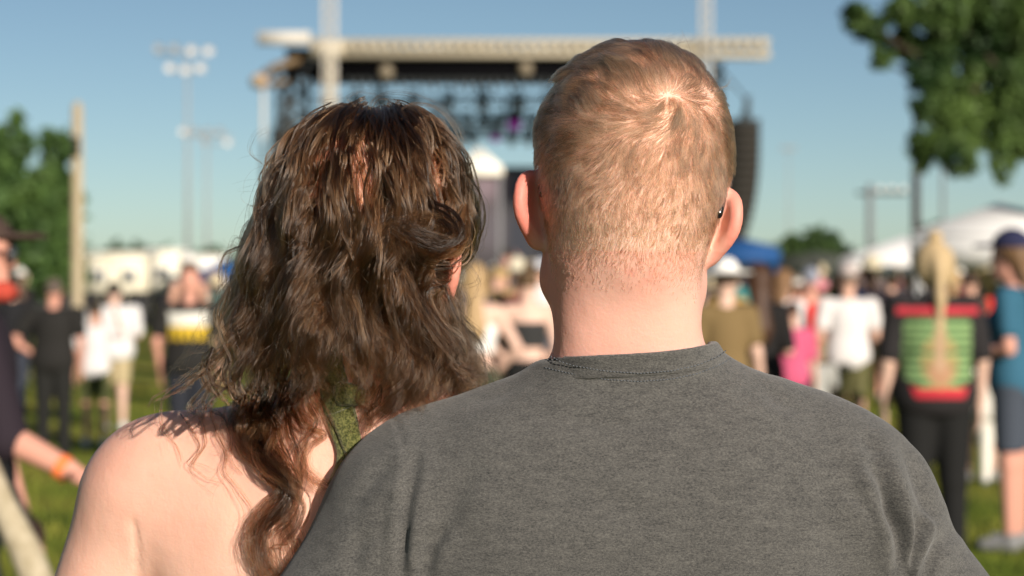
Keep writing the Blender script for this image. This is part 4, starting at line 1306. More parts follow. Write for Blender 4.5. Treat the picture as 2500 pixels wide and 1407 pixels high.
make_curves('hair', S - MO, 0.000115, 0.00004, HAIR_M, man, tone)
# a few stray hairs on top and at the right
def stray(lines, d, n, spread, m, parent, name, org, k=24, r=0.00005):
    out = []
    for ln in lines:
        ln = np.asarray(ln, float)
        tt = np.linspace(0, len(ln) - 1, k)
        i = np.clip(tt.astype(int), 0, len(ln) - 2); f = (tt - i)[:, None]
        pm = np.concatenate([[2 * ln[0] - ln[1]], ln, [2 * ln[-1] - ln[-2]]])
        a, b, c, e = pm[i], pm[i + 1], pm[i + 2], pm[i + 3]
        q = 0.5 * ((2 * b) + (c - a) * f + (2 * a - 5 * b + 4 * c - e) * f ** 2 + (3 * b - a - 3 * c + e) * f ** 3)
        base = np.array([P(x, y, d) for x, y in q])
        for _ in range(n):
            o = rng.normal(0, spread, 3); o[1] *= 1.5
            e_ = np.linspace(0.25, 1, k)[:, None]
            w = np.cumsum(rng.normal(0, spread * 0.10, (k, 3)), axis=0)
            out.append(base + o * e_ + w * e_)
    return np.array(out)
sl = [[(1662, 160), (1650, 120), (1668, 82)], [(1672, 170), (1685, 130), (1662, 70)], [(1640, 130), (1655, 105), (1690, 98)],
      [(1745, 215), (1772, 210), (1786, 192)], [(1740, 212), (1768, 214), (1792, 216)], [(1750, 222), (1778, 208), (1788, 188)],
      [(1525, 165), (1540, 150), (1556, 152)], [(1600, 110), (1625, 95), (1648, 90)], [(1545, 100), (1530, 92), (1512, 96)]]
o_ = make_curves('stray_hair', stray(sl, 1.66, 5, 0.0011, HAIR_M, man, 'x', MO, 14) - MO, 0.00006, 0.00002, hair_material('brown_stray_hair', (0.12, 0.07, 0.045), 0.3), man)
tag(o_, kind='stuff')
# ================================================================ THE WOMAN
WX = P(868, 0, 1.76)[0]
WH_ = Head(P(903, 582, 1.725), roll=1.5, yaw=-14, k=0.96)
woman = empty('person', (WX, 1.78, 0))
tag(woman, 'woman with long wavy brown hair and bare shoulders in a green halter top', 'person', 'couple seen from behind')
WO = np.array([WX, 1.78, 0.0])
W = lambda x, y, z: (WX + x, y, z)
WARM = {-1: [(-0.190, 1.775, 1.395), (-0.292, 1.765, 1.10), (-0.235, 1.93, 0.90)],
        1: [(0.178, 1.775, 1.385), (0.238, 1.80, 1.10), (0.16, 2.0, 0.98)]}
v = Vol(axis((WX - 0.36, WX - 0.11, 0.0045), (WX - 0.11, WX + 0.125, 0.0025), (WX + 0.125, WX + 0.36, 0.0045)),
        axis((1.60, 1.84, 0.0035), (1.84, 2.06, 0.007)),
        axis((0.02, 1.20, 0.014), (1.20, 1.52, 0.004), (1.52, 1.76, 0.0026)))
head_prims(v, WH_)
ear(v, WH_, -1); ear(v, WH_, 1)
v.cone(WH_.w((0.0, -0.020, -0.065)), W(0.0, 1.765, 1.46), 0.046, 0.050, 0.03)
for s_ in (-1, 1):
    v.cone(W(s_ * 0.030, 1.755, 1.480), W(s_ * 0.135, 1.77, 1.440), 0.026, 0.036, 0.05)
    v.cone(W(s_ * 0.05, 1.775, 1.41), W(s_ * 0.160, 1.775, 1.412), 0.045, 0.052, 0.04)
    v.ell(W(s_ * 0.186, 1.772, 1.404), (0.052, 0.056, 0.064), 0.04)
    v.ell(W(s_ * 0.080, 1.725, 1.335), (0.082, 0.045, 0.105), 0.06)
    a, b, c = [W(*q) for q in WARM[s_]]
    v.cone(a, b, 0.056, 0.048, 0.022)
    v.cone(b, c, 0.044, 0.027, 0.015)
    v.cone(W(s_ * 0.085, 1.79, 0.90), W(s_ * 0.095, 1.79, 0.48), 0.090, 0.055, 0.04)
    v.cone(W(s_ * 0.095, 1.79, 0.48), W(s_ * 0.10, 1.78, 0.09), 0.054, 0.036, 0.02)
    v.cone(W(s_ * 0.10, 1.76, 0.05), W(s_ * 0.12, 1.94, 0.042), 0.034, 0.024, 0.02)
    v.ell(W(s_ * 0.07, 1.875, 1.26), (0.065, 0.060, 0.065), 0.04)
v.ell(W(0, 1.79, 1.26), (0.158, 0.105, 0.200), 0.04)
v.ell(W(0, 1.745, 1.36), (0.11, 0.062, 0.11), 0.05)
v.ell(W(0, 1.80, 1.06), (0.142, 0.105, 0.17), 0.06)
v.ell(W(0, 1.79, 0.91), (0.178, 0.125, 0.12), 0.06)
wV, wQ = v.mesh(2)
# soft hollow along the spine and the crease at the arm pit
Nn = vert_normals(wV, wQ)
wV = fold(wV, Nn, [(836, 1000), (800, 1200), (780, 1420)], 0.0022, 34, 0.2)
wV = fold(wV, Nn, [(322, 1262), (329, 1300), (333, 1350), (334, 1500)], 0.0034, 7, 0.0)
wV = fold(wV, Nn, [(560, 1130), (600, 1250), (590, 1400)], 0.0018, 40, 0.4)
hl = hand_mesh(np.array(W(*WARM[-1][2])), np.array([0.25, 0.6, -0.3]), (0.2, 0, 1), 0.9, 0.5, 1)
hr = hand_mesh(np.array(W(*WARM[1][2])), np.array([-0.6, 0.4, 0.0]), (0, 0.2, 1), 0.9, 0.5, -1)
V, G = join_np([(wV, wQ), hl, hr])
me = mesh_np('body', V - WO, G)
L = WH_.l(V)
er = np.clip((np.abs(L[:, 0]) - 0.070) / 0.008, 0, 1) * (np.abs(L[:, 2] + 0.03) < 0.05)
arm = np.clip((WX - 0.20 - V[:, 0]) / 0.06, 0, 1) * 0.16
sh = np.clip((V[:, 2] - 1.36) / 0.08, 0, 1) * 0.16
set_color(me, 'blush', np.repeat(np.clip(er * 0.8 + arm + sh, 0, 1)[:, None], 3, 1))
SKIN_W = skin_material('pale_skin', (0.66, 0.405, 0.312), (0.62, 0.25, 0.19))
obj('body', me, SKIN_W, woman)
w_bvh = BVHTree.FromPolygons([tuple(p) for p in wV.tolist()], wQ.tolist())

# halter top: cups and band in front, open at the back; denim shorts; shoes
GREEN = noisy('olive_green_knit', (0.040, 0.046, 0.010), (0.135, 0.135, 0.042), 620, 0.9, 3, 0.2, 0.0010, 700, (1, 1, 1), 0.40, 0.60, 0.3)
v = Vol(axis((WX - 0.20, WX + 0.20, 0.008)), axis((1.64, 1.96, 0.008)), axis((0.92, 1.42, 0.008)))
v.ell(W(0, 1.79, 1.26), (0.158, 0.105, 0.200), 0.04, off=0.005)
v.ell(W(0, 1.80, 1.06), (0.142, 0.105, 0.17), 0.06, off=0.005)
for s_ in (-1, 1): v.ell(W(s_ * 0.07, 1.875, 1.26), (0.065, 0.060, 0.065), 0.04, off=0.006)
v.cut(lambda X, Y, Z: np.maximum(Z - np.where(Y > 1.79, 1.36, 1.08 + (Y - 1.6) * 0.6), 0.97 - Z) + 0 * X)
V, Q = v.mesh(1)
top = obj('halter_top', mesh_np('halter_top', V - WO, Q), GREEN, woman)
v = Vol(axis((WX - 0.24, WX + 0.24, 0.01)), axis((1.62, 1.96, 0.01)), axis((0.60, 1.02, 0.01)))
v.ell(W(0, 1.79, 0.91), (0.184, 0.131, 0.12), 0.06)
for s_ in (-1, 1): v.cone(W(s_ * 0.085, 1.79, 0.90), W(s_ * 0.095, 1.79, 0.60), 0.102, 0.092, 0.03)
v.cut(lambda X, Y, Z: np.maximum(Z - 0.99, 0.68 - Z) + 0 * X + 0 * Y)
V, Q = v.mesh(1)
obj('shorts', mesh_np('shorts', V - WO, Q), noisy('blue_denim', (0.05, 0.08, 0.13), (0.09, 0.13, 0.19), 80, 0.9), woman)
for s_ in (-1, 1):
    v = Vol(axis((-0.06, 0.06, 0.008)), axis((-0.08, 0.22, 0.008)), axis((-0.01, 0.11, 0.008)))
    v.cone((0, -0.02, 0.045), (0, 0.15, 0.04), 0.042, 0.036, 0.02)
    v.cut(lambda X, Y, Z: 0.002 - Z + 0 * X + 0 * Y)
    V, Q = v.mesh(1)
    obj('shoe', mesh_np('shoe', V + np.array([WX + s_ * 0.105, 1.78, 0.0]) - WO, Q), mat('white_canvas', (0.6, 0.6, 0.58), 0.8), woman)

def drape(left, right, nrow, ncol, off, thick, bvh, org):
    """a band of cloth laid on the skin between two pixel lines"""
    A, B = spline(left, nrow), spline(right, nrow)
    pts = np.zeros((nrow, ncol, 3)); nn = np.zeros((nrow, ncol, 3))
    for i in range(nrow):
        for j in range(ncol):
            q = A[i] + (B[i] - A[i]) * j / (ncol - 1)
            h = ray_px(bvh, q[0], q[1])
            if h[0] is None: pts[i, j] = P(q[0], q[1], 1.70); nn[i, j] = (0, -1, 0)
            else: pts[i, j] = np.array(h[0]); nn[i, j] = np.array(h[1])
    for _ in range(3):
        pts[1:-1] = (pts[:-2] + pts[2:] + 2 * pts[1:-1]) / 4
    e = 0.4 + 0.6 * np.sin(np.linspace(0, math.pi, ncol))[None, :, None]
    top_ = pts + nn * (off + thick * e); bot = pts + nn * (off - 0.002)
    V = np.concatenate([top_.reshape(-1, 3), bot.reshape(-1, 3)]) - org
    n = nrow * ncol; f = []
    for i in range(nrow - 1):
        for j in range(ncol - 1):
            a = i * ncol + j
            f.append([a, a + 1, a + ncol + 1, a + ncol]); f.append([n + a, n + a + ncol, n + a + ncol + 1, n + a + 1])
        a = i * ncol; f.append([a, a + ncol, n + a + ncol, n + a]); a = i * ncol + ncol - 1; f.append([a, n + a, n + a + ncol, a + ncol])
    for j in range(ncol - 1):
        f.append([j, n + j, n + j + 1, j + 1]); a = (nrow - 1) * ncol + j; f.append([a, a + 1, n + a + 1, n + a])
    return V, np.array(f)
V, Q = drape([(800, 790), (800, 870), (789, 930), (794, 1000), (808, 1060), (824, 1100), (822, 1140), (800, 1185)],
             [(842, 790), (838, 870), (852, 930), (866, 990), (878, 1045), (868, 1085), (848, 1130), (828, 1188)], 40, 9, 0.004, 0.0035, w_bvh, WO)
obj('strap', mesh_np('strap', V, Q), GREEN, top)
V, Q = drape([(806, 1010), (822, 1050), (838, 1090), (852, 1130)], [(862, 985), (876, 1040), (884, 1080), (884, 1120)], 20, 7, 0.0075, 0.003, w_bvh, WO)
obj('strap', mesh_np('strap', V, Q), GREEN, top)
V, Q = drape([(822, 935), (845, 925), (865, 930), (892, 945)], [(830, 985), (850, 985), (868, 985), (888, 978)], 16, 6, 0.007, 0.003, w_bvh, WO)
obj('knot', mesh_np('knot', V, Q), GREEN, top)

# ---------------------------------------------------------------- her hair
# outline of the hair mass by height (photograph rows), at 1.72 m
rows_ = np.array([255, 262, 275, 300, 340, 400, 470, 540, 600, 660, 720, 790, 860, 930, 990, 1060], float)
xl_ = np.array([880, 835, 795, 748, 702, 664, 646, 632, 612, 592, 570, 548, 528, 506, 500, 510], float)
xr_ = np.array([960, 1000, 1030, 1062, 1096, 1126, 1144, 1150, 1140, 1100, 1092, 1120, 1165, 1185, 1180, 1150], float)
zb_ = np.array([1.735, 1.66, 1.60, 1.55, 1.50, 1.45, 1.42, 1.38, 1.30, 1.20])        # heights for the depth of the back of the hair
yb_ = np.array([1.700, 1.618, 1.608, 1.618, 1.636, 1.640, 1.638, 1.640, 1.650, 1.655])
zs_ = np.linspace(1.15, 1.746, 200)[::-1]
_q = np.clip((zs_ - 1.60) / 0.1485, 0, 1)
ys_ = 1.725 - (1.725 - np.interp(-zs_, [-1.60, -1.55, -1.50, -1.45, -1.42, -1.38, -1.30, -1.20], [1.604, 1.610, 1.622, 1.634, 1.640, 1.645, 1.650, 1.655])) * np.sqrt(1 - _q ** 2.6)
for _ in range(12): ys_[1:-1] = (ys_[:-2] + ys_[1:-1] * 2 + ys_[2:]) / 4
def hair_env(py):
    z = CH - (py - HY) / F * 1.72
    xl = (np.interp(py, rows_, xl_) - 1250) / F * 1.72
    xr = (np.interp(py, rows_, xr_) - 1250) / F * 1.72
    return xl, xr, z
ztab = CH - (rows_ - HY) / F * 1.72
def env_pt(a, z, lay):
    """a point of the hair mass: azimuth a (0 = towards the camera, + = right), height z, layer 0..1"""
    py = HY - (z - CH) * F / 1.72
    xl, xr, _ = hair_env(py)
    xc = (xl + xr) / 2; hw = (xr - xl) / 2
    sm = lambda t: t * t * (3 - 2 * t)
    yb = np.interp(-z, -zs_, ys_)
    yc = np.interp(-z, [-1.75, -1.60, -1.5, -1.35], [1.725, 1.725, 1.745, 1.76])
    hb = np.maximum(yc - yb, 0.004)
    q = np.clip((z - 1.60) / 0.1485, 0, 1)
    top_fac = np.sqrt(1 - q ** 2.6)
    hf = 0.04 + 0.065 * sm(np.clip((z - 1.44) / 0.10, 0, 1)) * top_fac
    c_ = np.cos(a); s_ = np.sin(a)
    w = sm(np.clip(c_ * 2 + 0.5, 0, 1))
    hy = hb * w + hf * (1 - w)
    return np.stack([xc + hw * s_ * lay, yc - hy * c_ * lay, z - (1 - lay) * 0.05 * sm(np.clip((z - 1.60) / 0.14, 0, 1))], -1)

HW = hair_material('brown_wavy_hair', (0.050, 0.0225, 0.0100), 0.17, 0.30, 0.88)
HW.node_tree.nodes['Principled Hair BSDF'].inputs['IOR'].default_value = 1.40
K = 44
def lock(center, wid, nst, curl_amp, curl_len, seed, jitter=0.0007, tipc=0.35, phase=None):
    """strands about a centre line (K,3): wid (K,) radius of the lock, with a shared helical wave"""
    r = np.random.default_rng(seed)
    c = center
    T = np.gradient(c, axis=0); T /= np.linalg.norm(T, axis=1)[:, None] + 1e-9
    side = np.cross(T, np.array([0, 1.0, 0])); side /= np.linalg.norm(side, axis=1)[:, None] + 1e-9
    up = np.cross(side, T)
    s = np.concatenate([[0], np.cumsum(np.linalg.norm(np.diff(c, axis=0), axis=1))])
    ph = r.uniform(0, 6.28) if phase is None else phase
    w = 2 * math.pi * s / curl_len + ph
    c2 = c + side * (curl_amp * np.sin(w))[:, None] + up * (0.7 * curl_amp * np.cos(w))[:, None]
    ng = max(2, int(nst // 7))
    gi = r.integers(0, ng, nst)
    o = r.normal(0, 0.55, (ng, 2))
    dph = r.normal(0, 0.17, ng); da = r.normal(1, 0.17, ng)
    kk = np.linspace(0.2, 1, K)[None, :, None]
    fg = np.cumsum(r.normal(0, jitter * 0.85, (ng, K, 3)), axis=1) * kk
    # smooth the walk so strands bend rather than kink
    for _ in range(2): fg[:, 1:-1] = (fg[:, :-2] + fg[:, 2:] + 2 * fg[:, 1:-1]) / 4
    w2 = w[None, :] + dph[:, None]
    base = c[None] + side[None] * (curl_amp[None] * da[:, None] * np.sin(w2))[:, :, None] + up[None] * (0.7 * curl_amp[None] * da[:, None] * np.cos(w2))[:, :, None]
    base = base + side[None] * (o[:, :1] * wid[None])[:, :, None] + up[None] * (0.6 * o[:, 1:] * wid[None])[:, :, None] + fg
    so = r.normal(0, 1, (nst, 1, 3)) * 0.00042 * (1.2 - 0.7 * kk)
    fz = np.cumsum(r.normal(0, jitter * 0.28, (nst, K, 3)), axis=1) * kk
    wild = (r.random(nst) < 0.05)[:, None, None] * 5.0 + 1.0
    tn = np.clip(r.normal(r.normal(0.34, 0.13), 0.22, ng)[gi] + r.normal(0, 0.08, nst), 0, 1)
    tones.append(tn)
    return base[gi] + so + fz * wild

tones = []
strands = []
r_ = np.random.default_rng(21)
NL = 620
for li in range(NL):
    back = li < NL * 0.78
    a0 = r_.uniform(-1.75, 1.75) if back else r_.uniform(1.6, 4.6)
    lay = 1.0 - 0.16 * r_.random() ** 1.3
    lay0 = lay
    z0 = 1.748 - 0.014 * r_.random() - (0.07 * r_.random() ** 2 if r_.random() < 0.5 else 0)
    # length of this lock: most stop on the shoulders, long ones on the left of the spine
    if back:
        py_end = r_.choice([r_.uniform(780, 890), r_.uniform(860, 940 if a0 < -0.1 else 990)]) + 15 * (a0 > 0.3)
        if a0 < -0.7: py_end -= r_.uniform(0, 110)
    else:
        py_end = r_.uniform(700, 900)
    z1 = CH - (py_end - HY) / F * 1.70
    t = np.linspace(0, 1, 160)
    # dense near the crown
    z = z0 + (z1 - z0) * (0.25 * t + 0.75 * t ** 1.7)
    wan = r_.normal(0, 0.09); wv = r_.uniform(0, 6.28)
    a = a0 * (0.80 + 0.20 * np.clip(t * 2, 0, 1)) + wan * t + 0.09 * np.sin(t * 7 + wv)
    rdg = np.array([noise.noise(Vector((ai * 3.4 + 1.3 * math.sin(zi * 16), zi * 9.0, 3.3))) for ai, zi in zip(a[::8], z[::8])])
    rdg = np.interp(np.arange(160), np.arange(0, 160, 8), rdg)
    lay = lay - 0.30 * np.clip(0.12 + rdg, 0, 0.6) * np.clip(t * 4, 0, 1)
    c = env_pt(a, z, lay + 0.05 * np.sin(t * r_.uniform(6, 14) + wv) * np.clip(t * 3, 0, 1))
    s = np.concatenate([[0], np.cumsum(np.linalg.norm(np.diff(c, axis=0), axis=1))])
    tt = np.linspace(0, s[-1], K)
    c = np.stack([np.interp(tt, s, c[:, i]) for i in range(3)], 1)
    u = np.linspace(0, 1, K)
    zc = c[:, 2]
    amp = np.interp(-zc, [-1.72, -1.62, -1.54, -1.47, -1.40], [0.0004, 0.0020, 0.0070, 0.0145, 0.0170]) * r_.uniform(0.5, 1.35)
    wid = np.interp(-zc, [-1.75, -1.68, -1.58, -1.48], [0.0060, 0.0066, 0.0050, 0.0036]) * (1 - 0.55 * u ** 4) * r_.uniform(0.7, 1.25)
    phs = 8.0 * noise.noise(Vector((a0 * 1.5, round(lay0 * 6) * 2.0, 0.5))) + r_.normal(0, 0.35)
    strands.append(lock(c, wid, 52, amp, 0.074 + 0.02 * noise.noise(Vector((a0 * 1.2, 4.0, 2.0))) + r_.normal(0, 0.002), 1000 + li, phase=phs))

def px_lock(line, off, w0, nst, seed, w1=None, amp=0.0, bvh=None, dd=None, jit=0.0007):
    """a lock drawn along photograph pixels, lying just off her back (or at distance dd)"""
    q = spline(line, K)
    c = np.zeros((K, 3)); last = 1.66
    for i, (x, y) in enumerate(q):
        if dd is None:
            h = ray_px(w_bvh, x, y)
            y_ = h[0].y - off if h[0] is not None else last
            last = y_
        else:
            y_ = dd[0] + (dd[1] - dd[0]) * i / (K - 1)
        c[i] = P(x, y, y_)
    yy = c[:, 1].copy()
    for _ in range(6): yy[1:-1] = (yy[:-2] + yy[1:-1] * 2 + yy[2:]) / 4
    dl = np.minimum(yy, c[:, 1])
    c = np.array([P(x, y, d) for (x, y), d in zip(q, dl)])
    u = np.linspace(0, 1, K)
    w1 = w0 * 0.3 if w1 is None else w1
    wid = (w0 + (w1 - w0) * u ** 1.5) * (0.25 + 0.75 * np.clip(u * 6, 0, 1))
    return lock(c, wid, nst, np.full(K, amp), 0.06, seed, jit)

NMAIN = sum(len(q_) for q_ in strands)
SP = [  # (points, offset from the skin, width, strands)
    # the two long curls left of the spine
    ([(660, 880), (633, 940), (605, 1011), (600, 1086), (643, 1123), (690, 1161), (699, 1198), (661, 1235), (629, 1273), (612, 1324), (633, 1371), (668, 1402)], 0.012, 0.0075, 170),
    ([(690, 880), (668, 950), (632, 1020), (640, 1080), (672, 1120), (704, 1165), (708, 1210), (680, 1250), (652, 1290), (640, 1340), (655, 1390), (690, 1420)], 0.016, 0.0065, 130),
    ([(700, 900), (680, 960), (662, 1011), (675, 1077), (703, 1147), (717, 1189), (694, 1245), (699, 1287), (722, 1329), (735, 1380)], 0.010, 0.0055, 110),
    ([(640, 890), (622, 960), (628, 1030), (618, 1100), (640, 1150), (700, 1190), (735, 1230), (725, 1280), (690, 1330), (700, 1400)], 0.018, 0.0050, 90),
    ([(720, 870), (700, 930), (690, 1000), (650, 1060), (660, 1130), (700, 1170), (690, 1230)], 0.014, 0.0070, 120),
    ([(650, 900), (650, 960), (620, 1040), (600, 1090), (630, 1130), (670, 1170)], 0.010, 0.0090, 150),
    ([(560, 860), (545, 920), (575, 970), (560, 1020), (590, 1060)], 0.014, 0.0060, 90),
    ([(600, 860), (575, 930), (600, 985), (640, 1020), (625, 1075)], 0.018, 0.0075, 120),
    ([(520, 850), (500, 900), (520, 945), (560, 960)], 0.014, 0.0060, 80),
    ([(560, 840), (520, 890), (470, 925), (440, 950)], 0.016, 0.0055, 60),
    ([(720, 850), (735, 910), (700, 955), (712, 1010), (745, 1040)], 0.016, 0.0070, 110),
    ([(780, 850), (770, 910), (800, 950), (770, 985)], 0.014, 0.0055, 80),
    ([(905, 850), (880, 900), (905, 945), (885, 985)], 0.014, 0.0060, 90),
    ([(980, 850), (960, 910), (995, 955), (960, 990)], 0.014, 0.0065, 90),
    ([(1060, 840), (1040, 890), (1085, 930), (1050, 965)], 0.016, 0.0070, 100),
    ([(1120, 830), (1110, 880), (1150, 915), (1185, 935)], 0.018, 0.0065, 90),
    ([(690, 1150), (720, 1200), (700, 1260), (660, 1300), (668, 1350), (700, 1410)], 0.014, 0.0060, 90),
    ([(640, 1160), (680, 1200), (690, 1240), (640, 1285), (620, 1330), (640, 1400), (650, 1430)], 0.010, 0.0060, 90),
    ([(740, 880), (712, 960), (700, 1040), (724, 1100), (735, 1170), (716, 1240), (735, 1300)], 0.010, 0.0030, 40),
    ([(560, 700), (530, 770), (545, 840), (505, 900), (520, 950), (480, 985)], 0.020, 0.0050, 60),
    ([(590, 720), (560, 800), (590, 880), (560, 940), (590, 990), (560, 1040), (585, 1090)], 0.020, 0.0055, 80),
    ([(620, 760), (600, 840), (632, 910), (600, 970), (628, 1030), (605, 1080), (640, 1120)], 0.024, 0.0060, 90),
    ([(670, 780), (655, 860), (685, 930), (655, 990), (680, 1050), (660, 1110), (705, 1160), (720, 1210)], 0.024, 0.0060, 90),
    ([(735, 800), (715, 870), (742, 940), (716, 1000), (735, 1060), (715, 1110)], 0.020, 0.0045, 60),
    ([(1000, 800), (980, 860), (1010, 920), (985, 970), (1000, 1000)], 0.022, 0.0055, 70),
    ([(1085, 760), (1075, 830), (1120, 890), (1100, 940), (1140, 965)], 0.022, 0.0055, 70),
    # loops beside the strap
    ([(770, 900), (752, 974), (774, 1030), (745, 1077), (738, 1133), (764, 1170), (800, 1190)], 0.010, 0.0035, 60),
    ([(760, 890), (735, 940), (722, 990), (745, 1040), (790, 1063), (760, 1085), (742, 1120), (752, 1160), (790, 1186)], 0.012, 0.0028, 45),
    ([(745, 900), (760, 960), (800, 1020), (815, 1050)], 0.010, 0.0030, 40),
    ([(880, 930), (868, 975), (900, 1000), (888, 1040), (902, 1060)], 0.008, 0.0030, 40),
    ([(930, 940), (915, 980), (890, 1010), (905, 1045)], 0.008, 0.0028, 40),
    ([(980, 940), (950, 970), (935, 1000), (905, 1030)], 0.008, 0.0040, 55),
    ([(960, 905), (985, 950), (970, 985), (930, 1010)], 0.010, 0.0060, 80),
    # thin ones on the left shoulder
    ([(590, 900), (582, 937), (587, 983), (573, 1030), (573, 1077), (601, 1114), (640, 1140)], 0.008, 0.0018, 26),
    ([(540, 930), (512, 993), (521, 1049), (540, 1105), (531, 1151), (563, 1198), (591, 1254), (573, 1324), (573, 1376)], 0.007, 0.0010, 9),
    ([(540, 900), (498, 983), (540, 1011), (563, 1068), (555, 1110), (580, 1150)], 0.008, 0.0014, 16),
    ([(540, 900), (470, 985), (486, 1010), (530, 1000)], 0.008, 0.0022, 30),
    ([(560, 940), (520, 975), (498, 1000), (470, 1040)], 0.008, 0.0022, 26),
    ([(500, 880), (440, 930), (392, 980), (392, 1040), (420, 1080), (440, 1130)], 0.006, 0.0012, 9),
    ([(520, 880), (460, 930), (400, 965), (372, 990)], 0.012, 0.0026, 22),
    ([(440, 1010), (470, 1060), (480, 1100), (455, 1140), (500, 1180)], 0.006, 0.0010, 6),
    ([(480, 1000), (500, 1080), (460, 1150), (520, 1200)], 0.006, 0.0014, 7),
    ([(640, 1380), (628, 1400), (622, 1420)], 0.006, 0.0016, 14),
    ([(700, 1330), (660, 1340), (632, 1380), (625, 1420)], 0.012, 0.0012, 12),
]
for i, (ln, of, wd, ns) in enumerate(SP):
    strands.append(px_lock(ln, of, wd, ns, 5000 + i))
# the twisted section pinned at the right, long loose streaks down the back, flyaways over the top
DD = [
    ([(960, 470), (1040, 500), (1100, 530), (1120, 570), (1080, 590), (1010, 565), (970, 540)], (1.640, 1.606), 0.0085, 130),
    ([(1135, 560), (1115, 610), (1060, 615), (1000, 585), (965, 550), (972, 590), (990, 640)], (1.665, 1.603), 0.0080, 150),
    ([(1140, 500), (1130, 580), (1080, 560), (1010, 540), (968, 560)], (1.670, 1.604), 0.0070, 120),
    ([(1145, 540), (1125, 600), (1070, 635), (1010, 610), (968, 575)], (1.670, 1.606), 0.0060, 100),
    ([(1060, 640), (1010, 600), (960, 590), (975, 650), (1010, 720), (1050, 790), (1110, 870)], (1.650, 1.622), 0.0050, 110),
    ([(1090, 700), (1050, 720), (1070, 780), (1110, 840), (1130, 880)], (1.655, 1.640), 0.0055, 90),
    ([(1065, 680), (1085, 690), (1095, 720), (1130, 790), (1180, 850), (1195, 915)], (1.650, 1.640), 0.0018, 26),
    ([(905, 400), (890, 470), (905, 560), (925, 640), (915, 740), (905, 850)], (1.606, 1.626), 0.0024, 50),
    ([(860, 460), (880, 560), (862, 660), (850, 760), (842, 860)], (1.603, 1.628), 0.0020, 40),
    ([(800, 440), (835, 560), (862, 640), (855, 720), (858, 800)], (1.604, 1.624), 0.0016, 30),
    ([(960, 400), (975, 500), (955, 600), (940, 700), (965, 800), (985, 880)], (1.604, 1.628), 0.0022, 46),
    ([(640, 560), (600, 600), (560, 620), (552, 660), (560, 700)], (1.690, 1.680), 0.0018, 22),
    ([(700, 350), (662, 400), (645, 440), (660, 470), (640, 520)], (1.700, 1.690), 0.0030, 34),
]
for i, (ln, dd, wd, ns) in enumerate(DD):
    strands.append(px_lock(ln, 0, wd, ns, 6000 + i, dd=dd, w1=wd * 0.7))
hs = np.concatenate(strands)
# keep strands outside the scalp
hl2 = WH_.l(hs.reshape(-1, 3))
rad_ = np.sqrt((hl2[:, 0] / 0.0805) ** 2 + ((hl2[:, 1] + 0.002) / 0.1025) ** 2 + ((hl2[:, 2] - 0.010) / 0.105) ** 2)
push = rad_ < 1
cc = np.array([0, -0.002, 0.010])
hl2[push] = cc + (hl2[push] - cc) * (rad_[push][:, None] ** -0.85)
hs = (WH_.c + (hl2 * WH_.k) @ WH_.M.T).reshape(hs.shape)
pp = pix(hs.reshape(-1, 3)); fl_ = hs.reshape(-1, 3)
for cx_, cy_, rx_, ry_, ymax in ((1083, 664, 23.0, 30.0, 1.75), (838, 1060, 34.0, 90.0, 1.69)):
    ex, ey = (pp[:, 0] - cx_) / rx_, (pp[:, 1] - cy_) / ry_
    er_ = np.hypot(ex, ey) + 1e-6
    inn = (er_ < 1) & (fl_[:, 1] < ymax)
    if cy_ > 800: inn &= np.repeat(np.arange(len(hs)) < NMAIN, K)
    fl_[inn, 0] += (np.sign(ex) * np.sqrt(np.maximum(1 - ey ** 2, 0)) * rx_ - ex * rx_)[inn] * 0.9 * fl_[inn, 1] / F
hs = fl_.reshape(hs.shape)
er2 = np.hypot((pp[:, 0] - 832) / 30.0, (pp[:, 1] - 935) / 80.0).reshape(hs.shape[:2])
bad = (er2 < 0.85).any(1) & (hs[:, :, 1].max(1) < 1.72) & (r_.random(len(hs)) < 0.88) & (np.arange(len(hs)) < NMAIN)
hs = hs[~bad]; tones = [np.concatenate(tones)[~bad]]
make_curves('hair', hs - WO, 0.000125, 0.00004, HW, woman, np.concatenate(tones))
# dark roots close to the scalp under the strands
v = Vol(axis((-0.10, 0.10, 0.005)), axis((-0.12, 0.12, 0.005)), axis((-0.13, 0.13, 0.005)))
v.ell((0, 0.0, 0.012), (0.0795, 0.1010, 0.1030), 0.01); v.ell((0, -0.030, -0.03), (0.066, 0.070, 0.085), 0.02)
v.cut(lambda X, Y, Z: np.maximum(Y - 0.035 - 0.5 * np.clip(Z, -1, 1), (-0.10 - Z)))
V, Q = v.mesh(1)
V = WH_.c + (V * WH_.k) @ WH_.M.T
obj('hair_roots', mesh_np('hair_roots', V - WO, Q), noisy('dark_brown_roots', (0.018, 0.010, 0.006), (0.035, 0.018, 0.010), 300, 0.8), woman)
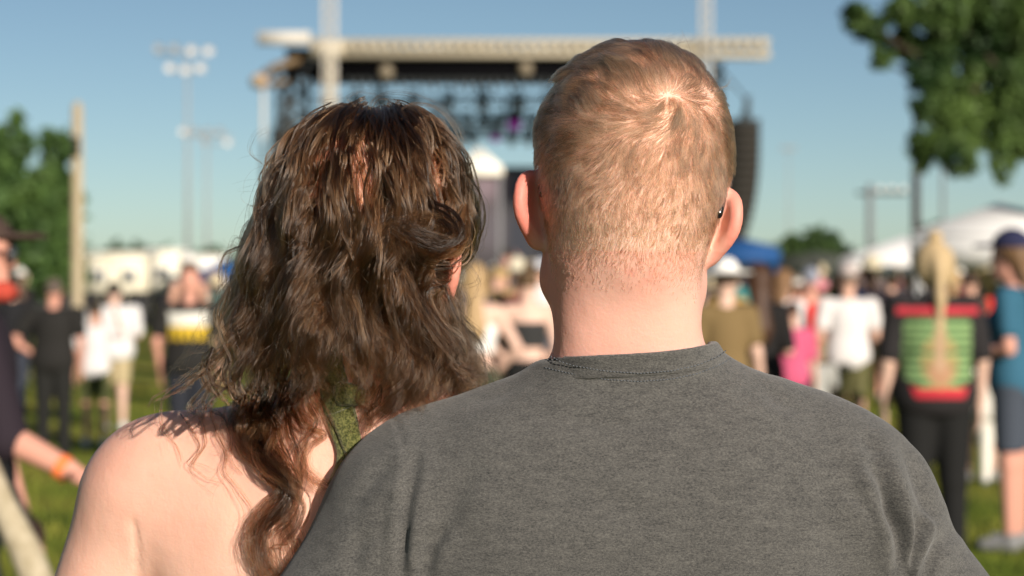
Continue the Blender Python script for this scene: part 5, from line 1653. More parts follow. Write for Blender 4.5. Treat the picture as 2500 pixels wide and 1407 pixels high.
# flyaways: single curved hairs blown off the top and the sides
FL = [
    [(905, 300), (903, 255), (925, 232), (975, 222), (1030, 235), (1080, 262), (1115, 300), (1132, 340)],
    [(970, 275), (1005, 252), (1050, 256), (1090, 285), (1120, 330), (1132, 350), (1118, 362), (1095, 345)],
    [(960, 280), (1000, 258), (1060, 262), (1105, 300), (1125, 345), (1110, 360), (1080, 330)],
    [(910, 262), (930, 240), (990, 250), (1040, 270), (1080, 300)],
    [(870, 262), (850, 240), (880, 225), (920, 230)],
    [(1040, 280), (1080, 290), (1095, 320), (1075, 335), (1070, 310), (1095, 300)],
    [(640, 520), (610, 500), (612, 540), (590, 560)], [(640, 400), (612, 370), (622, 330), (650, 310)],
    [(610, 600), (575, 580), (560, 610), (548, 660), (556, 720)], [(600, 620), (566, 600), (552, 640)],
    [(1140, 540), (1165, 520), (1185, 560), (1160, 600)], [(1120, 600), (1160, 620), (1170, 680), (1130, 700)],
    [(1100, 660), (1140, 640), (1175, 690), (1150, 740)], [(1160, 860), (1200, 900), (1230, 960)],
    [(540, 800), (500, 780), (470, 830), (440, 900)], [(500, 860), (450, 870), (400, 930)], [(520, 740), (490, 760), (500, 820)],
    [(1130, 420), (1155, 470), (1150, 520)], [(760, 300), (720, 290), (690, 330)], [(840, 262), (800, 262), (770, 290)],
    [(560, 720), (540, 700), (520, 760), (505, 800)], [(800, 275), (790, 250), (815, 245)],
]
fl = stray(FL, 1.69, 9, 0.0022, HW, woman, 'x', WO, 26)
fl2 = []
for i in range(620):
    a = r_.uniform(-1.9, 1.9); z = r_.uniform(1.44, 1.752); p0 = env_pt(np.array(a), np.array(z), 0.98)
    dirv = np.array([math.sin(a), -0.2, 0.15 if z > 1.6 else -0.5]) + r_.normal(0, 0.5, 3)
    dirv /= np.linalg.norm(dirv)
    Lh = r_.uniform(0.010, 0.038); u = np.linspace(0, 1, 26)[:, None]
    ax = r_.normal(0, 1, 3); ax /= np.linalg.norm(ax)
    w = u * r_.uniform(1.0, 4.5)
    sidev = np.cross(dirv, ax)
    fl2.append(p0 + dirv * Lh * np.sin(w) / np.maximum(w.max(), 1) * 1.4 + sidev * Lh * (1 - np.cos(w)) / np.maximum(w.max(), 1) + np.array([0, 0, -0.3]) * Lh * u ** 2)
o_ = make_curves('stray_hair', np.concatenate([fl, np.array(fl2)]) - WO, 0.00006, 0.00003, HW, woman)
tag(o_, kind='stuff')
# ================================================================ THE CROWD
cmat = {}
def cm(col, rough=0.85):
    k = tuple(round(c, 3) for c in col)
    if k not in cmat: cmat[k] = mat('cloth_%d' % len(cmat), k, rough, 0.2)
    return cmat[k]
SK = [mat('skin_tone_%d' % i, c, 0.6, 0.3) for i, c in enumerate([(0.60, 0.36, 0.27), (0.50, 0.27, 0.19), (0.64, 0.42, 0.33), (0.40, 0.20, 0.13), (0.55, 0.27, 0.20)])]

POSES = {  # elbow, wrist for the right side (x mirrored for the left), per arm
    'down': ((0.235, -0.02, 1.13), (0.255, 0.05, 0.88)),
    'front': ((0.240, -0.03, 1.13), (0.120, 0.22, 1.10)),
    'up': ((0.30, 0.12, 1.32), (0.22, 0.22, 1.58)),
    'hip': ((0.330, -0.06, 1.14), (0.190, 0.02, 1.00)),
    'fold': ((0.235, 0.02, 1.15), (0.05, 0.20, 1.18)),
}
HV_cache, M_cache = {}, {}
def arms_of(pose): return {1: POSES[pose[0]], -1: POSES[pose[1]]}
def build_unit(part, pose, wide, female, var, vx):
    """meshes of a 1.75 m person facing away (+y), built once for each kind"""
    key = (part, pose, wide, female, var, vx)
    if key in M_cache: return M_cache[key]
    A = arms_of(pose)
    sh = (0.165 if female else 0.185) * wide
    leg_x = 0.09
    full_x = 0.48
    Wd = wide
    def arm(v, s_, off=0.0, upto=2.0):
        a = np.array([s_ * sh, 0, 1.405]); e, w = [np.array(q) * [s_, 1, 1] for q in A[s_]]
        e = e + [s_ * (sh - 0.185), 0, 0]
        r0 = (0.046 if female else 0.054) * Wd ** 0.5
        b = a + (e - a) * min(1, upto)
        v.cone(a, b, r0, r0 + (0.040 - r0) * min(1, upto), 0.03, off=off)
        if upto > 1: v.cone(e, w, 0.038, 0.026, 0.01, off=off)
    def torso(v, off=0.0):
        v.cone((-sh + 0.03, 0, 1.395), (sh - 0.03, 0, 1.395), 0.062, 0.062, 0.04, off=off)
        v.ell((0, 0, 1.27), (0.150 * Wd, 0.105 * Wd, 0.19), 0.05, off=off)
        v.ell((0, 0, 1.10), ((0.150 if off else 0.138) * Wd if not female else (0.132 if off else 0.118) * Wd, 0.098 * Wd, 0.20), 0.05, off=off)
        v.ell((0, -0.005, 0.93), (0.160 * Wd, 0.110 * Wd, 0.12), 0.05, off=off)
        if female:
            for s_ in (-1, 1): v.ell((s_ * 0.07, 0.09, 1.26), (0.06, 0.05, 0.06), 0.04, off=off)
    if part == 'body':
        v = Vol(axis((-full_x, full_x, vx)), axis((-0.24, 0.36, vx)), axis((-0.01, 1.80, vx)))
        torso(v)
        H = Head((0, 0.015, 1.645), k=1.0)
        head_prims(v, H)
        for s_ in (-1, 1):
            v.ell((s_ * 0.076, 0.005, 1.625), (0.010, 0.018, 0.030), 0.006)
            arm(v, s_)
            v.cone((s_ * leg_x, 0, 0.90), (s_ * 0.10, 0.0, 0.49), 0.082 * Wd, 0.055, 0.04)
            v.cone((s_ * 0.10, 0, 0.49), (s_ * 0.105, -0.01, 0.09), 0.055, 0.036, 0.02)
            v.cone((s_ * 0.105, -0.02, 0.045), (s_ * 0.12, 0.13, 0.035), 0.034, 0.026, 0.02)
        v.cone((0, 0.0, 1.58), (0, -0.01, 1.42), 0.052, 0.058, 0.03)
        V, Q = v.mesh(1)
        ps = [(V, Q)]
        for s_ in (-1, 1):
            e, w = [np.array(q) * [s_, 1, 1] for q in A[s_]]
            ps.append(hand_mesh(w, w - e, (-s_, 0.2, 0.1), 0.95, 0.45, s_))
        V, G = join_np(ps)
        me = mesh_np('body', V, G)
    elif part == 'top':
        kind = var
        v = Vol(axis((-full_x, full_x, vx)), axis((-0.24, 0.30, vx)), axis((0.40 if kind == 'dress' else 0.78, 1.56, vx)))
        off = 0.012 if kind != 'loose' else 0.022
        if kind in ('tank', 'crop'):
            v.ell((0, 0, 1.27), (0.150 * Wd, 0.105 * Wd, 0.19), 0.05, off=off)
            v.ell((0, 0, 1.08), (0.128 * Wd, 0.095 * Wd, 0.17), 0.05, off=off)
            v.ell((0, -0.005, 0.93), (0.160 * Wd, 0.110 * Wd, 0.12), 0.05, off=off)
            if female:
                for s_ in (-1, 1): v.ell((s_ * 0.07, 0.09, 1.26), (0.06, 0.05, 0.06), 0.04, off=off)
        else:
            torso(v, off)
            v.ell((0, 0, 0.98), (0.165 * Wd, 0.118 * Wd, 0.16), 0.06, off=off)
        if kind in ('tee', 'loose', 'dress'):
            for s_ in (-1, 1): arm(v, s_, off=0.020, upto=0.62 if kind == 'tee' else 0.85)
        if kind == 'long':
            for s_ in (-1, 1): arm(v, s_, off=0.014, upto=2.0)
        if kind == 'dress': v.cone((0, 0, 1.0), (0, 0, 0.55), 0.14 * Wd, 0.24, 0.06, sq=(1, 1.3, 1), off=0.01)
        lo = {'crop': 1.10, 'dress': 0.50}.get(kind, 0.84)
        hi = {'tank': 1.38, 'crop': 1.31}.get(kind, 1.475)
        def lim(X, Y, Z):
            rr = X ** 2 + (Y + 0.0) ** 2
            d = np.maximum(Z - (hi - 0.35 * np.clip(Y, 0, 1)), lo - Z)
            inn = (rr < 0.115 ** 2) if kind not in ('tank', 'crop') else (rr < 9)
            d = np.where(inn | (Z < 1.2), d, np.minimum(d, -0.03))
            # keep the hands and sleeves even when they hang below the hem
            return np.where((np.abs(X) > 0.21 * Wd) & (Z < 1.2), -0.03, d)
        v.cut(lim)
        V, Q = v.mesh(1)
        me = mesh_np('shirt', V, Q)
    elif part == 'bottom':
        kind = var
        v = Vol(axis((-0.30, 0.30, vx)), axis((-0.20, 0.20, vx)), axis((0.0, 1.06, vx)))
        v.ell((0, -0.005, 0.93), (0.165 * Wd, 0.115 * Wd, 0.12), 0.05, off=0.004)
        zl = {'shorts': 0.56, 'trousers': 0.07, 'mini': 0.72}[kind]
        for s_ in (-1, 1):
            v.cone((s_ * leg_x, 0, 0.90), (s_ * 0.10, 0.0, 0.49), 0.095 * Wd, 0.078, 0.04)
            v.cone((s_ * 0.10, 0, 0.49), (s_ * 0.105, -0.01, 0.07), 0.074, 0.062, 0.02)
        v.cut(lambda X, Y, Z: np.maximum(Z - 1.0, zl - Z) + 0 * X + 0 * Y)
        V, Q = v.mesh(1)
        me = mesh_np('bottom', V, Q)
    elif part == 'hair':
        v = Vol(axis((-0.22, 0.22, vx)), axis((-0.26, 0.20, vx)), axis((0.9, 1.86, vx)))
        c = (0, 0.010, 1.655)
        if var in ('short', 'bald'):
            v.ell(c, (0.084, 0.105, 0.108), 0.01)
            v.cut(lambda X, Y, Z: np.maximum(Y - 0.04 - 0.8 * np.clip(Z - 1.66, -0.05, 1), 1.60 + 0.25 * np.clip(Y + 0.05, 0, 1) - Z) + 0 * X)
        elif var == 'long':
            v.ell(c, (0.092, 0.112, 0.112), 0.02)
            v.cone((0, -0.045, 1.62), (0, -0.105, 1.28), 0.085, 0.085, 0.05, sq=(1, 1.5, 1))
            v.cone((0.045, -0.10, 1.30), (0.03, -0.11, 1.18), 0.035, 0.02, 0.04); v.cone((-0.05, -0.10, 1.30), (-0.05, -0.11, 1.15), 0.035, 0.02, 0.04)
            v.cut(lambda X, Y, Z: Y - 0.05 - 0.8 * np.clip(Z - 1.66, -0.2, 1) + 0 * X)
        elif var in ('ponytail', 'braid'):
            v.ell(c, (0.112, 0.112, 0.116) if var == 'braid' else (0.086, 0.106, 0.110), 0.02)
            v.cut(lambda X, Y, Z: np.maximum(Y - 0.04 - 0.8 * np.clip(Z - 1.66, -0.05, 1), 1.57 - Z) + 0 * X)
            v.cone((0, -0.085, 1.68), (0, -0.115, 1.62), 0.034, 0.032, 0.03)
            if var == 'braid': v.ell((0, -0.02, 1.60), (0.095, 0.085, 0.090), 0.03)
            v.cone((0, -0.115, 1.63), (0.006, -0.130, 1.46), 0.029, 0.030, 0.03); v.cone((0.006, -0.130, 1.46), (-0.004, -0.135, 1.30), 0.029, 0.020, 0.02)
            if var == 'braid': v.cone((-0.004, -0.135, 1.30), (0.005, -0.135, 1.22), 0.022, 0.012, 0.02); v.ell((0, -0.02, 1.79), (0.045, 0.045, 0.036), 0.01)
        elif var == 'bun':
            v.ell(c, (0.085, 0.104, 0.108), 0.02)
            v.cut(lambda X, Y, Z: np.maximum(Y - 0.04 - 0.8 * np.clip(Z - 1.66, -0.05, 1), 1.57 - Z) + 0 * X)
            v.ell((0, -0.06, 1.775), (0.042, 0.042, 0.040), 0.02)
        V, Q = v.mesh(1)
        me = mesh_np('hair', V, Q)
    elif part == 'hat':
        v = Vol(axis((-0.24, 0.24, vx * 0.8)), axis((-0.24, 0.28, vx * 0.8)), axis((1.60, 1.84, vx * 0.8)))
        v.ell((0, 0.008, 1.685), (0.096, 0.116, 0.115), 0.01)
        v.cut(lambda X, Y, Z: 1.685 + 0.05 * Y - Z + 0 * X)
        if var == 'cap': v.ell((0, 0.150, 1.700), (0.075, 0.085, 0.013), 0.012)
        if var == 'sunhat': v.ell((0, 0.01, 1.695), (0.19, 0.20, 0.014), 0.02)
        if var == 'bucket': v.cone((0, 0.008, 1.70), (0, 0.008, 1.655), 0.115, 0.150, 0.015)
        V, Q = v.mesh(1)
        me = mesh_np('hat', V, Q)
    elif part == 'shoe':
        v = Vol(axis((-0.07, 0.07, 0.014)), axis((-0.09, 0.22, 0.014)), axis((-0.01, 0.12, 0.014)))
        v.cone((0, -0.025, 0.05), (0, 0.14, 0.042), 0.044, 0.036, 0.02); v.cone((0, -0.02, 0.06), (0, -0.02, 0.085), 0.042, 0.04, 0.02)
        v.cut(lambda X, Y, Z: 0.003 - Z + 0 * X + 0 * Y)
        V, Q = v.mesh(1)
        me = mesh_np('shoe', V, Q)
    M_cache[key] = me
    return me

def dress_obj(name, me, m, root):
    o = bpy.data.objects.new(name, me)
    if len(me.materials) == 0: me.materials.append(m)
    link(o, root)
    o.material_slots[0].link = 'OBJECT'; o.material_slots[0].material = m
    return o
def add_person(px, d, top_py, label, top=(0.02, 0.02, 0.02), topk='tee', bot=(0.02, 0.02, 0.025), botk='shorts', hair=(0.03, 0.018, 0.01), hairk='short',
               hat=None, hatc=None, pose=('down', 'down'), turn=0.0, wide=1.0, female=False, skin=0, shoes=(0.2, 0.2, 0.2), group='people in the crowd', fine=False, x=None, height=None, voff=None):
    h = height or (gz(top_py, d))
    k = h / (1.80 if hat else 1.765)
    vx = 0.013 if fine else 0.019
    root = empty('person', (gx(px, d) if x is None else x, d, 0), R(turn))
    root.scale = (k, k, k)
    tag(root, label, 'person', group)
    wq = round(wide, 2)
    dress_obj('body', build_unit('body', pose, wq, female, '', vx), SK[skin], root)
    t = dress_obj({'dress': 'dress', 'tank': 'vest', 'crop': 'top'}.get(topk, 't_shirt'), build_unit('top', pose, wq, female, topk, vx), cm(top), root)
    if topk != 'dress' or botk == 'trousers':
        dress_obj({'trousers': 'trousers'}.get(botk, 'shorts'), build_unit('bottom', ('x',), wq, False, botk, vx), cm(bot), root) if False else \
        dress_obj({'trousers': 'trousers'}.get(botk, 'shorts'), build_unit('bottom', ('down', 'down'), wq, False, botk, vx), cm(bot), root)
    if hairk != 'none':
        dress_obj('hair', build_unit('hair', ('down', 'down'), 1.0, False, hairk, vx), cm(hair, 0.5), root)
    if hat: dress_obj('hat', build_unit('hat', ('down', 'down'), 1.0, False, hat, vx), cm(hatc), root)
    for s_ in (-1, 1):
        o = dress_obj('shoe', build_unit('shoe', ('down', 'down'), 1.0, False, '', vx), cm(shoes), root)
        o.location = (s_ * 0.112, 0, 0)
    return root, t

BLKC = (0.016, 0.015, 0.014); WHT = (0.60, 0.585, 0.58)
# ---- people one can single out, left side
add_person(131, 17.6, 678, 'man in black t-shirt and black trousers standing at the left', BLKC, 'tee', (0.014, 0.014, 0.013), 'trousers', (0.10, 0.075, 0.06), 'short', wide=1.22, skin=4, fine=True, shoes=BLKC, pose=('down', 'hip'))
add_person(278, 20.5, 686, 'man in baggy white t-shirt and khaki shorts, head bowed', WHT, 'loose', (0.42, 0.34, 0.20), 'shorts', (0.02, 0.015, 0.012), 'short', wide=1.30, skin=2, fine=True, pose=('front', 'front'), shoes=(0.6, 0.6, 0.6))
add_person(232, 18.6, 735, 'child in white t-shirt and olive shorts half hidden by the man in black', (0.58, 0.56, 0.56), 'tee', (0.07, 0.08, 0.03), 'shorts', (0.03, 0.02, 0.01), 'short', skin=1, pose=('up', 'down'), shoes=(0.5, 0.5, 0.5))
p3, t3 = add_person(463, 16.0, 655, 'shaven headed man in black t-shirt with white and yellow print', BLKC, 'tee', (0.02, 0.022, 0.03), 'trousers', (0.35, 0.20, 0.14), 'none', wide=1.25, skin=4, fine=True, pose=('down', 'down'), shoes=BLKC)
add_person(30, 21, 668, 'person in dark hoodie behind the man in black, at the left edge', (0.012, 0.012, 0.014), 'long', (0.03, 0.035, 0.05), 'trousers', (0.02, 0.015, 0.01), 'short', wide=1.1, fine=False, pose=('front', 'down'))
add_person(430, 27, 690, 'dark haired person in black vest beyond the yellow printed shirt', (0.014, 0.014, 0.016), 'tank', (0.05, 0.06, 0.07), 'shorts', (0.03, 0.02, 0.015), 'long', female=True)
# ---- between the couple
add_person(1289, 15.6, 652, 'woman with bare pink back in a strapless black top', (0.030, 0.030, 0.030), 'crop', (0.012, 0.012, 0.012), 'trousers', (0.10, 0.06, 0.03), 'bun', female=True, skin=2, fine=True, wide=1.05, pose=('down', 'hip'), shoes=BLKC)
add_person(1160, 14.0, 640, 'woman with long blonde hair and white top beside the dark curls', (0.70, 0.69, 0.67), 'crop', (0.04, 0.05, 0.03), 'mini', (0.36, 0.24, 0.12), 'long', female=True, skin=2, fine=True, pose=('hip', 'down'))
add_person(1212, 26, 650, 'person with sandy hair seen between the blonde and the bare back', (0.30, 0.20, 0.10), 'tee', (0.05, 0.05, 0.05), 'shorts', (0.34, 0.23, 0.10), 'short', skin=0)
add_person(1262, 30, 628, 'person in cream hat above the bare pink back', (0.10, 0.10, 0.10), 'tee', (0.05, 0.05, 0.05), 'shorts', (0.1, 0.06, 0.03), 'short', 'bucket', (0.60, 0.55, 0.42))
add_person(1318, 27, 632, 'person in white t-shirt close by the jaw of the fair haired man', WHT, 'tee', (0.1, 0.1, 0.12), 'shorts', (0.06, 0.04, 0.02), 'short', 'cap', (0.55, 0.56, 0.62))
add_person(1235, 42, 606, 'person raised on shoulders with reddish face before the video wall', (0.03, 0.03, 0.04), 'tee', (0.03, 0.03, 0.03), 'shorts', (0.03, 0.02, 0.01), 'short', skin=4, pose=('up', 'down'))
# ---- right of the man
add_person(1772, 13.2, 628, 'person in big white sun hat and ochre top', (0.17, 0.115, 0.050), 'tee', (0.02, 0.025, 0.04), 'shorts', (0.05, 0.03, 0.02), 'short', 'sunhat', (0.80, 0.78, 0.74), female=True, skin=2, fine=True, pose=('down', 'down'))
add_person(1852, 13.8, 640, 'woman with long brown hair in a long black dress', (0.011, 0.010, 0.010), 'dress', BLKC, 'shorts', (0.055, 0.026, 0.014), 'long', female=True, fine=True, wide=0.95, pose=('front', 'front'))
add_person(1912, 17.5, 655, 'person in pink skirt wearing a white top slung over one shoulder', (0.62, 0.60, 0.60), 'tee', (0.62, 0.10, 0.18), 'mini', (0.18, 0.10, 0.05), 'long', female=True, fine=True, turn=-30, pose=('front', 'hip'))
add_person(1934, 16.8, 735, 'child in bright pink t-shirt below the white top', (0.50, 0.09, 0.17), 'loose', (0.03, 0.03, 0.06), 'shorts', (0.06, 0.03, 0.02), 'short', skin=0, wide=0.95)
add_person(1980, 22, 652, 'man in red vest and tan shorts by the white t-shirt', (0.62, 0.045, 0.035), 'tank', (0.28, 0.20, 0.12), 'shorts', (0.25, 0.25, 0.30), 'short', 'cap', (0.25, 0.27, 0.33), skin=4, fine=True, pose=('front', 'down'))
add_person(2070, 17.2, 640, 'man in plain white t-shirt and olive shorts', (0.60, 0.575, 0.565), 'tee', (0.10, 0.095, 0.04), 'shorts', (0.13, 0.09, 0.065), 'short', 'cap', (0.42, 0.36, 0.34), wide=1.12, skin=0, fine=True, pose=('front', 'front'), shoes=(0.1, 0.1, 0.1))
add_person(2176, 25, 648, 'person in white cap behind the black sleeve of the ponytail', (0.05, 0.04, 0.05), 'tee', (0.05, 0.05, 0.05), 'shorts', (0.10, 0.06, 0.03), 'short', 'cap', (0.72, 0.68, 0.60))
add_person(2128, 30, 622, 'person in pale straw hat just right of the white t-shirt', (0.12, 0.09, 0.09), 'tee', (0.05, 0.05, 0.05), 'shorts', (0.10, 0.06, 0.03), 'long', 'bucket', (0.60, 0.53, 0.38))
pb, tb = add_person(2281, 10.8, 590, 'woman with blonde ponytail in black t-shirt printed with green and red', (0.019, 0.017, 0.018), 'loose', (0.010, 0.010, 0.010), 'trousers', (0.44, 0.325, 0.185), 'braid', female=True, wide=1.22, skin=2, fine=True, pose=('down', 'down'), shoes=BLKC)
add_person(2368, 19, 658, 'person in scarlet t-shirt between the ponytail and the navy cap', (0.66, 0.035, 0.025), 'tee', (0.04, 0.03, 0.03), 'shorts', (0.05, 0.03, 0.02), 'short', wide=1.1, fine=True)
add_person(2392, 15.5, 720, 'child in navy t-shirt standing under the navy cap', (0.016, 0.02, 0.035), 'tee', (0.02, 0.025, 0.04), 'shorts', (0.10, 0.06, 0.04), 'short', skin=0, pose=('front', 'down'))
add_person(2474, 11.6, 556, 'woman in navy cap seen from the side in a teal denim shirt', (0.030, 0.105, 0.165), 'tee', (0.05, 0.06, 0.08), 'shorts', (0.14, 0.08, 0.04), 'long', 'cap', (0.022, 0.024, 0.060), female=True, turn=62, wide=1.0, skin=4, fine=True, pose=('front', 'front'))
add_person(2425, 15.2, 850, 'crouching child in cream trousers by the legs of the navy cap', (0.70, 0.67, 0.60), 'loose', (0.72, 0.69, 0.62), 'trousers', (0.12, 0.07, 0.04), 'short', wide=1.5, fine=True, skin=0, shoes=(0.10, 0.14, 0.20))
add_person(2040, 20, 850, 'small child with brown hair sitting low before the olive shorts', (0.05, 0.03, 0.02), 'loose', (0.05, 0.03, 0.02), 'shorts', (0.06, 0.03, 0.015), 'long', wide=1.5)
add_person(1978, 17, 842, 'small child in pale grey shirt close to the grass by the white t-shirt', (0.30, 0.30, 0.28), 'loose', (0.20, 0.19, 0.17), 'shorts', (0.12, 0.09, 0.06), 'short', wide=1.7, skin=2)

# printed fronts and backs: colours laid on the cloth by where it lies on the shirt
def print_shirt(t, fn, base):
    me = t.data.copy(); t.data = me
    V = np.zeros(len(me.vertices) * 3, np.float32); me.vertices.foreach_get('co', V); V = V.reshape(-1, 3)
    C = np.tile(np.array(base, float), (len(V), 1)); fn(V, C)
    set_color(me, 'print', C)
    m = mat('printed_cloth', base, 0.85, 0.2); nt = m.node_tree
    at = nt.nodes.new('ShaderNodeAttribute'); at.attribute_name = 'print'
    nt.links.new(at.outputs['Color'], nt.nodes['Principled BSDF'].inputs['Base Color'])
    t.material_slots[0].material = m
def yellow(V, C):
    b = V[:, 1] < 0
    w = b & (np.abs(V[:, 0]) < 0.165)
    C[w & (V[:, 2] > 1.28) & (V[:, 2] < 1.385)] = (0.62, 0.60, 0.54)
    C[w & (V[:, 2] > 1.16) & (V[:, 2] <= 1.28)] = (0.60, 0.40, 0.03)
    st_ = w & (V[:, 2] > 1.13) & (V[:, 2] < 1.24) & (np.sin(V[:, 0] * 95) > 0.45)
    C[st_] = (0.03, 0.025, 0.01)
print_shirt(t3, yellow, BLKC)
def bones(V, C):
    b = (V[:, 1] < 0.01)
    x, z = V[:, 0], V[:, 2]
    C[b & (np.abs(x) < 0.215) & (z > 1.375) & (z < 1.415)] = (0.42, 0.03, 0.045)
    w = np.interp(z, [0.98, 1.04, 1.2, 1.33, 1.36], [0.09, 0.18, 0.185, 0.175, 0.16])
    g = b & (np.abs(x) < w) & (z > 0.98) & (z < 1.365)
    C[g] = (0.20, 0.31, 0.13)
    C[g & (np.sin(z * 150) > 0.25)] = (0.035, 0.075, 0.03)
    o1 = g & (((x / 0.10) ** 2 + ((z - 1.13) / 0.15) ** 2) < 1) & (np.sin(z * 90) > -0.75)
    C[o1] = (0.30, 0.235, 0.10)
    o2 = g & (((x / 0.062) ** 2 + ((z - 1.07) / 0.07) ** 2) < 1)
    C[o2] = (0.34, 0.19, 0.11)
    C[g & (np.abs(x) < 0.030) & (z > 1.08)] = (0.38, 0.25, 0.16)
    r = b & (z > 0.935 - 0.0 + 0.5 * np.abs(x) * 0) & (z <= 0.98 + 0.10 * np.abs(x)) & (np.abs(x) < 0.15 - 0.5 * (0.98 - z))
    C[r] = (0.45, 0.025, 0.04)
print_shirt(tb, bones, (0.019, 0.017, 0.018))

# ---- the man passing at the left edge, forearm reaching to the right
ND = 5.7
nm = empty('person', (gx(-85, ND), ND, 0))
tag(nm, 'man in dark cap and sunglasses at the left edge, forearm with orange wristband held out', 'person')
NO = np.array([gx(-85, ND), ND, 0.0])
q = lambda px, py, dd=0.0: P(px, py, ND + dd) - NO
NH = Head(q(-68, 612), yaw=-82, k=1.02)
v = Vol(axis((-0.42, 0.42, 0.009)), axis((-0.32, 0.30, 0.009)), axis((0.0, 1.90, 0.009)))
head_prims(v, NH)
sa, se, sw = q(-60, 790, -0.18), q(10, 1065, -0.22), q(175, 1150, -0.26)
v.cone(NH.w((0, -0.02, -0.07)), (0, 0, 1.48), 0.055, 0.06, 0.03)
v.ell((0, 0, 1.32), (0.13, 0.18, 0.22), 0.05); v.ell((0, 0, 1.05), (0.12, 0.15, 0.2), 0.05)
v.cone((0, -0.15, 1.43), (0, 0.15, 1.43), 0.07, 0.07, 0.05)
v.cone(sa, se, 0.056, 0.048, 0.02); v.cone(se, sw, 0.044, 0.029, 0.01)
v.cone((0, 0.19, 1.40), (0.02, 0.27, 1.12), 0.054, 0.044, 0.02); v.cone((0.02, 0.27, 1.12), (0.10, 0.25, 0.88), 0.042, 0.028, 0.01)
for s_, fx in ((-1, 0.16), (1, -0.14)):
    v.cone((0, s_ * 0.09, 0.92), (fx * 0.6, s_ * 0.10, 0.50), 0.085, 0.055, 0.03); v.cone((fx * 0.6, s_ * 0.10, 0.50), (fx, s_ * 0.10, 0.08), 0.052, 0.036, 0.02)
V, Q = v.mesh(1)
V, G = join_np([(V, Q), hand_mesh(sw, sw - se, (0, -0.4, 1), 1.0, 0.3, 1), hand_mesh((0.10, 0.25, 0.88), (0.3, 0, -1), (0, -1, 0), 1.0, 0.4, -1)])
obj('body', mesh_np('body', V, G), SK[4], nm)
v = Vol(axis((-0.36, 0.36, 0.010)), axis((-0.36, 0.36, 0.010)), axis((0.86, 1.60, 0.010)))
v.ell((0, 0, 1.32), (0.145, 0.195, 0.225), 0.05); v.ell((0, 0, 1.03), (0.14, 0.17, 0.22), 0.05); v.cone((0, -0.15, 1.43), (0, 0.15, 1.43), 0.082, 0.082, 0.05)
v.cone(sa, se + (se - sa) * 0.02, 0.070, 0.066, 0.02); v.cone((0, 0.19, 1.40), (0.02, 0.27, 1.14), 0.068, 0.06, 0.02)
v.cut(lambda X, Y, Z: np.where(X ** 2 + Y ** 2 < 0.13 ** 2, Z - 1.50, np.maximum(0.90 - Z, Z - 1.56)))
V, Q = v.mesh(1)
obj('t_shirt', mesh_np('t_shirt', V, Q), cm((0.020, 0.014, 0.020)), nm)
v = Vol(axis((-0.36, 0.40, 0.012)), axis((-0.22, 0.22, 0.012)), axis((0.04, 1.04, 0.012)))
v.ell((0, 0, 0.93), (0.13, 0.16, 0.12), 0.05)
for s_, fx in ((-1, 0.16), (1, -0.14)):
    v.cone((0, s_ * 0.09, 0.90), (fx * 0.6, s_ * 0.10, 0.50), 0.10, 0.078, 0.03); v.cone((fx * 0.6, s_ * 0.10, 0.50), (fx, s_ * 0.10, 0.08), 0.076, 0.066, 0.02)
V, Q = v.mesh(1)
obj('trousers', mesh_np('trousers', V, Q), cm((0.06, 0.07, 0.09)), nm)
v = Vol(axis((-0.14, 0.14, 0.008)), axis((-0.13, 0.23, 0.008)), axis((-0.02, 0.16, 0.008)))
v.ell((0, 0, 0.035), (0.092, 0.112, 0.085), 0.01); v.cut(lambda X, Y, Z: 0.030 - Z + 0 * X + 0 * Y); v.ell((0, 0.13, 0.040), (0.078, 0.085, 0.012), 0.012)
V, Q = v.mesh(1)
V = NH.c + (V * NH.k) @ NH.M.T
obj('cap', mesh_np('cap', V, Q), cm((0.055, 0.035, 0.028)), nm)
v = Vol(axis((-0.11, 0.11, 0.008)), axis((-0.14, 0.10, 0.008)), axis((-0.10, 0.08, 0.008)))
v.ell((0, -0.015, 0.0), (0.084, 0.095, 0.095), 0.01); v.cut(lambda X, Y, Z: np.maximum(Y - 0.0, -0.065 - Z) + 0 * X)
V, Q = v.mesh(1); V = NH.c + (V * NH.k) @ NH.M.T
obj('hair', mesh_np('hair', V, Q), cm((0.05, 0.03, 0.02)), nm)
mb = MB(); dv = (sw - se) / np.linalg.norm(sw - se); c_ = q(155, 1143, -0.255)
mb.tube([c_ - dv * 0.014, c_ + dv * 0.014], 0.036, n=18, cap=False); mb.tube([c_ + dv * 0.014, c_ - dv * 0.014], 0.034, n=18, cap=False)
mb.build('wristband', mat('orange_paper', (0.80, 0.20, 0.06), 0.4, 0.5), nm, True)
for s_, fx in ((-1, 0.16), (1, -0.14)):
    o = dress_obj('shoe', build_unit('shoe', ('down', 'down'), 1.0, False, '', 0.019), cm(BLKC), nm); o.location = (fx, s_ * 0.10, 0); o.rotation_euler = (0, 0, R(-90))
g2 = empty('sunglasses', tuple(NH.w((0, 0.1, 0)) + NO)); tag(g2, 'dark sunglasses on the capped man at the left edge', 'sunglasses')
O2 = NH.w((0, 0.1, 0))
for s_ in (-1, 1):
    mb = MB(); mb.tube([NH.w((s_ * 0.066, 0.10, -0.005)) - O2, NH.w((s_ * 0.079, 0.02, 0.0)) - O2], 0.004, n=6); mb.build('temple', BLK, g2)
    mb = MB(); mb.tube([NH.w((s_ * 0.033, 0.106, -0.012)) - O2, NH.w((s_ * 0.034, 0.118, -0.012)) - O2], [0.024, 0.025], n=12); mb.build('lens', DKGL, g2)
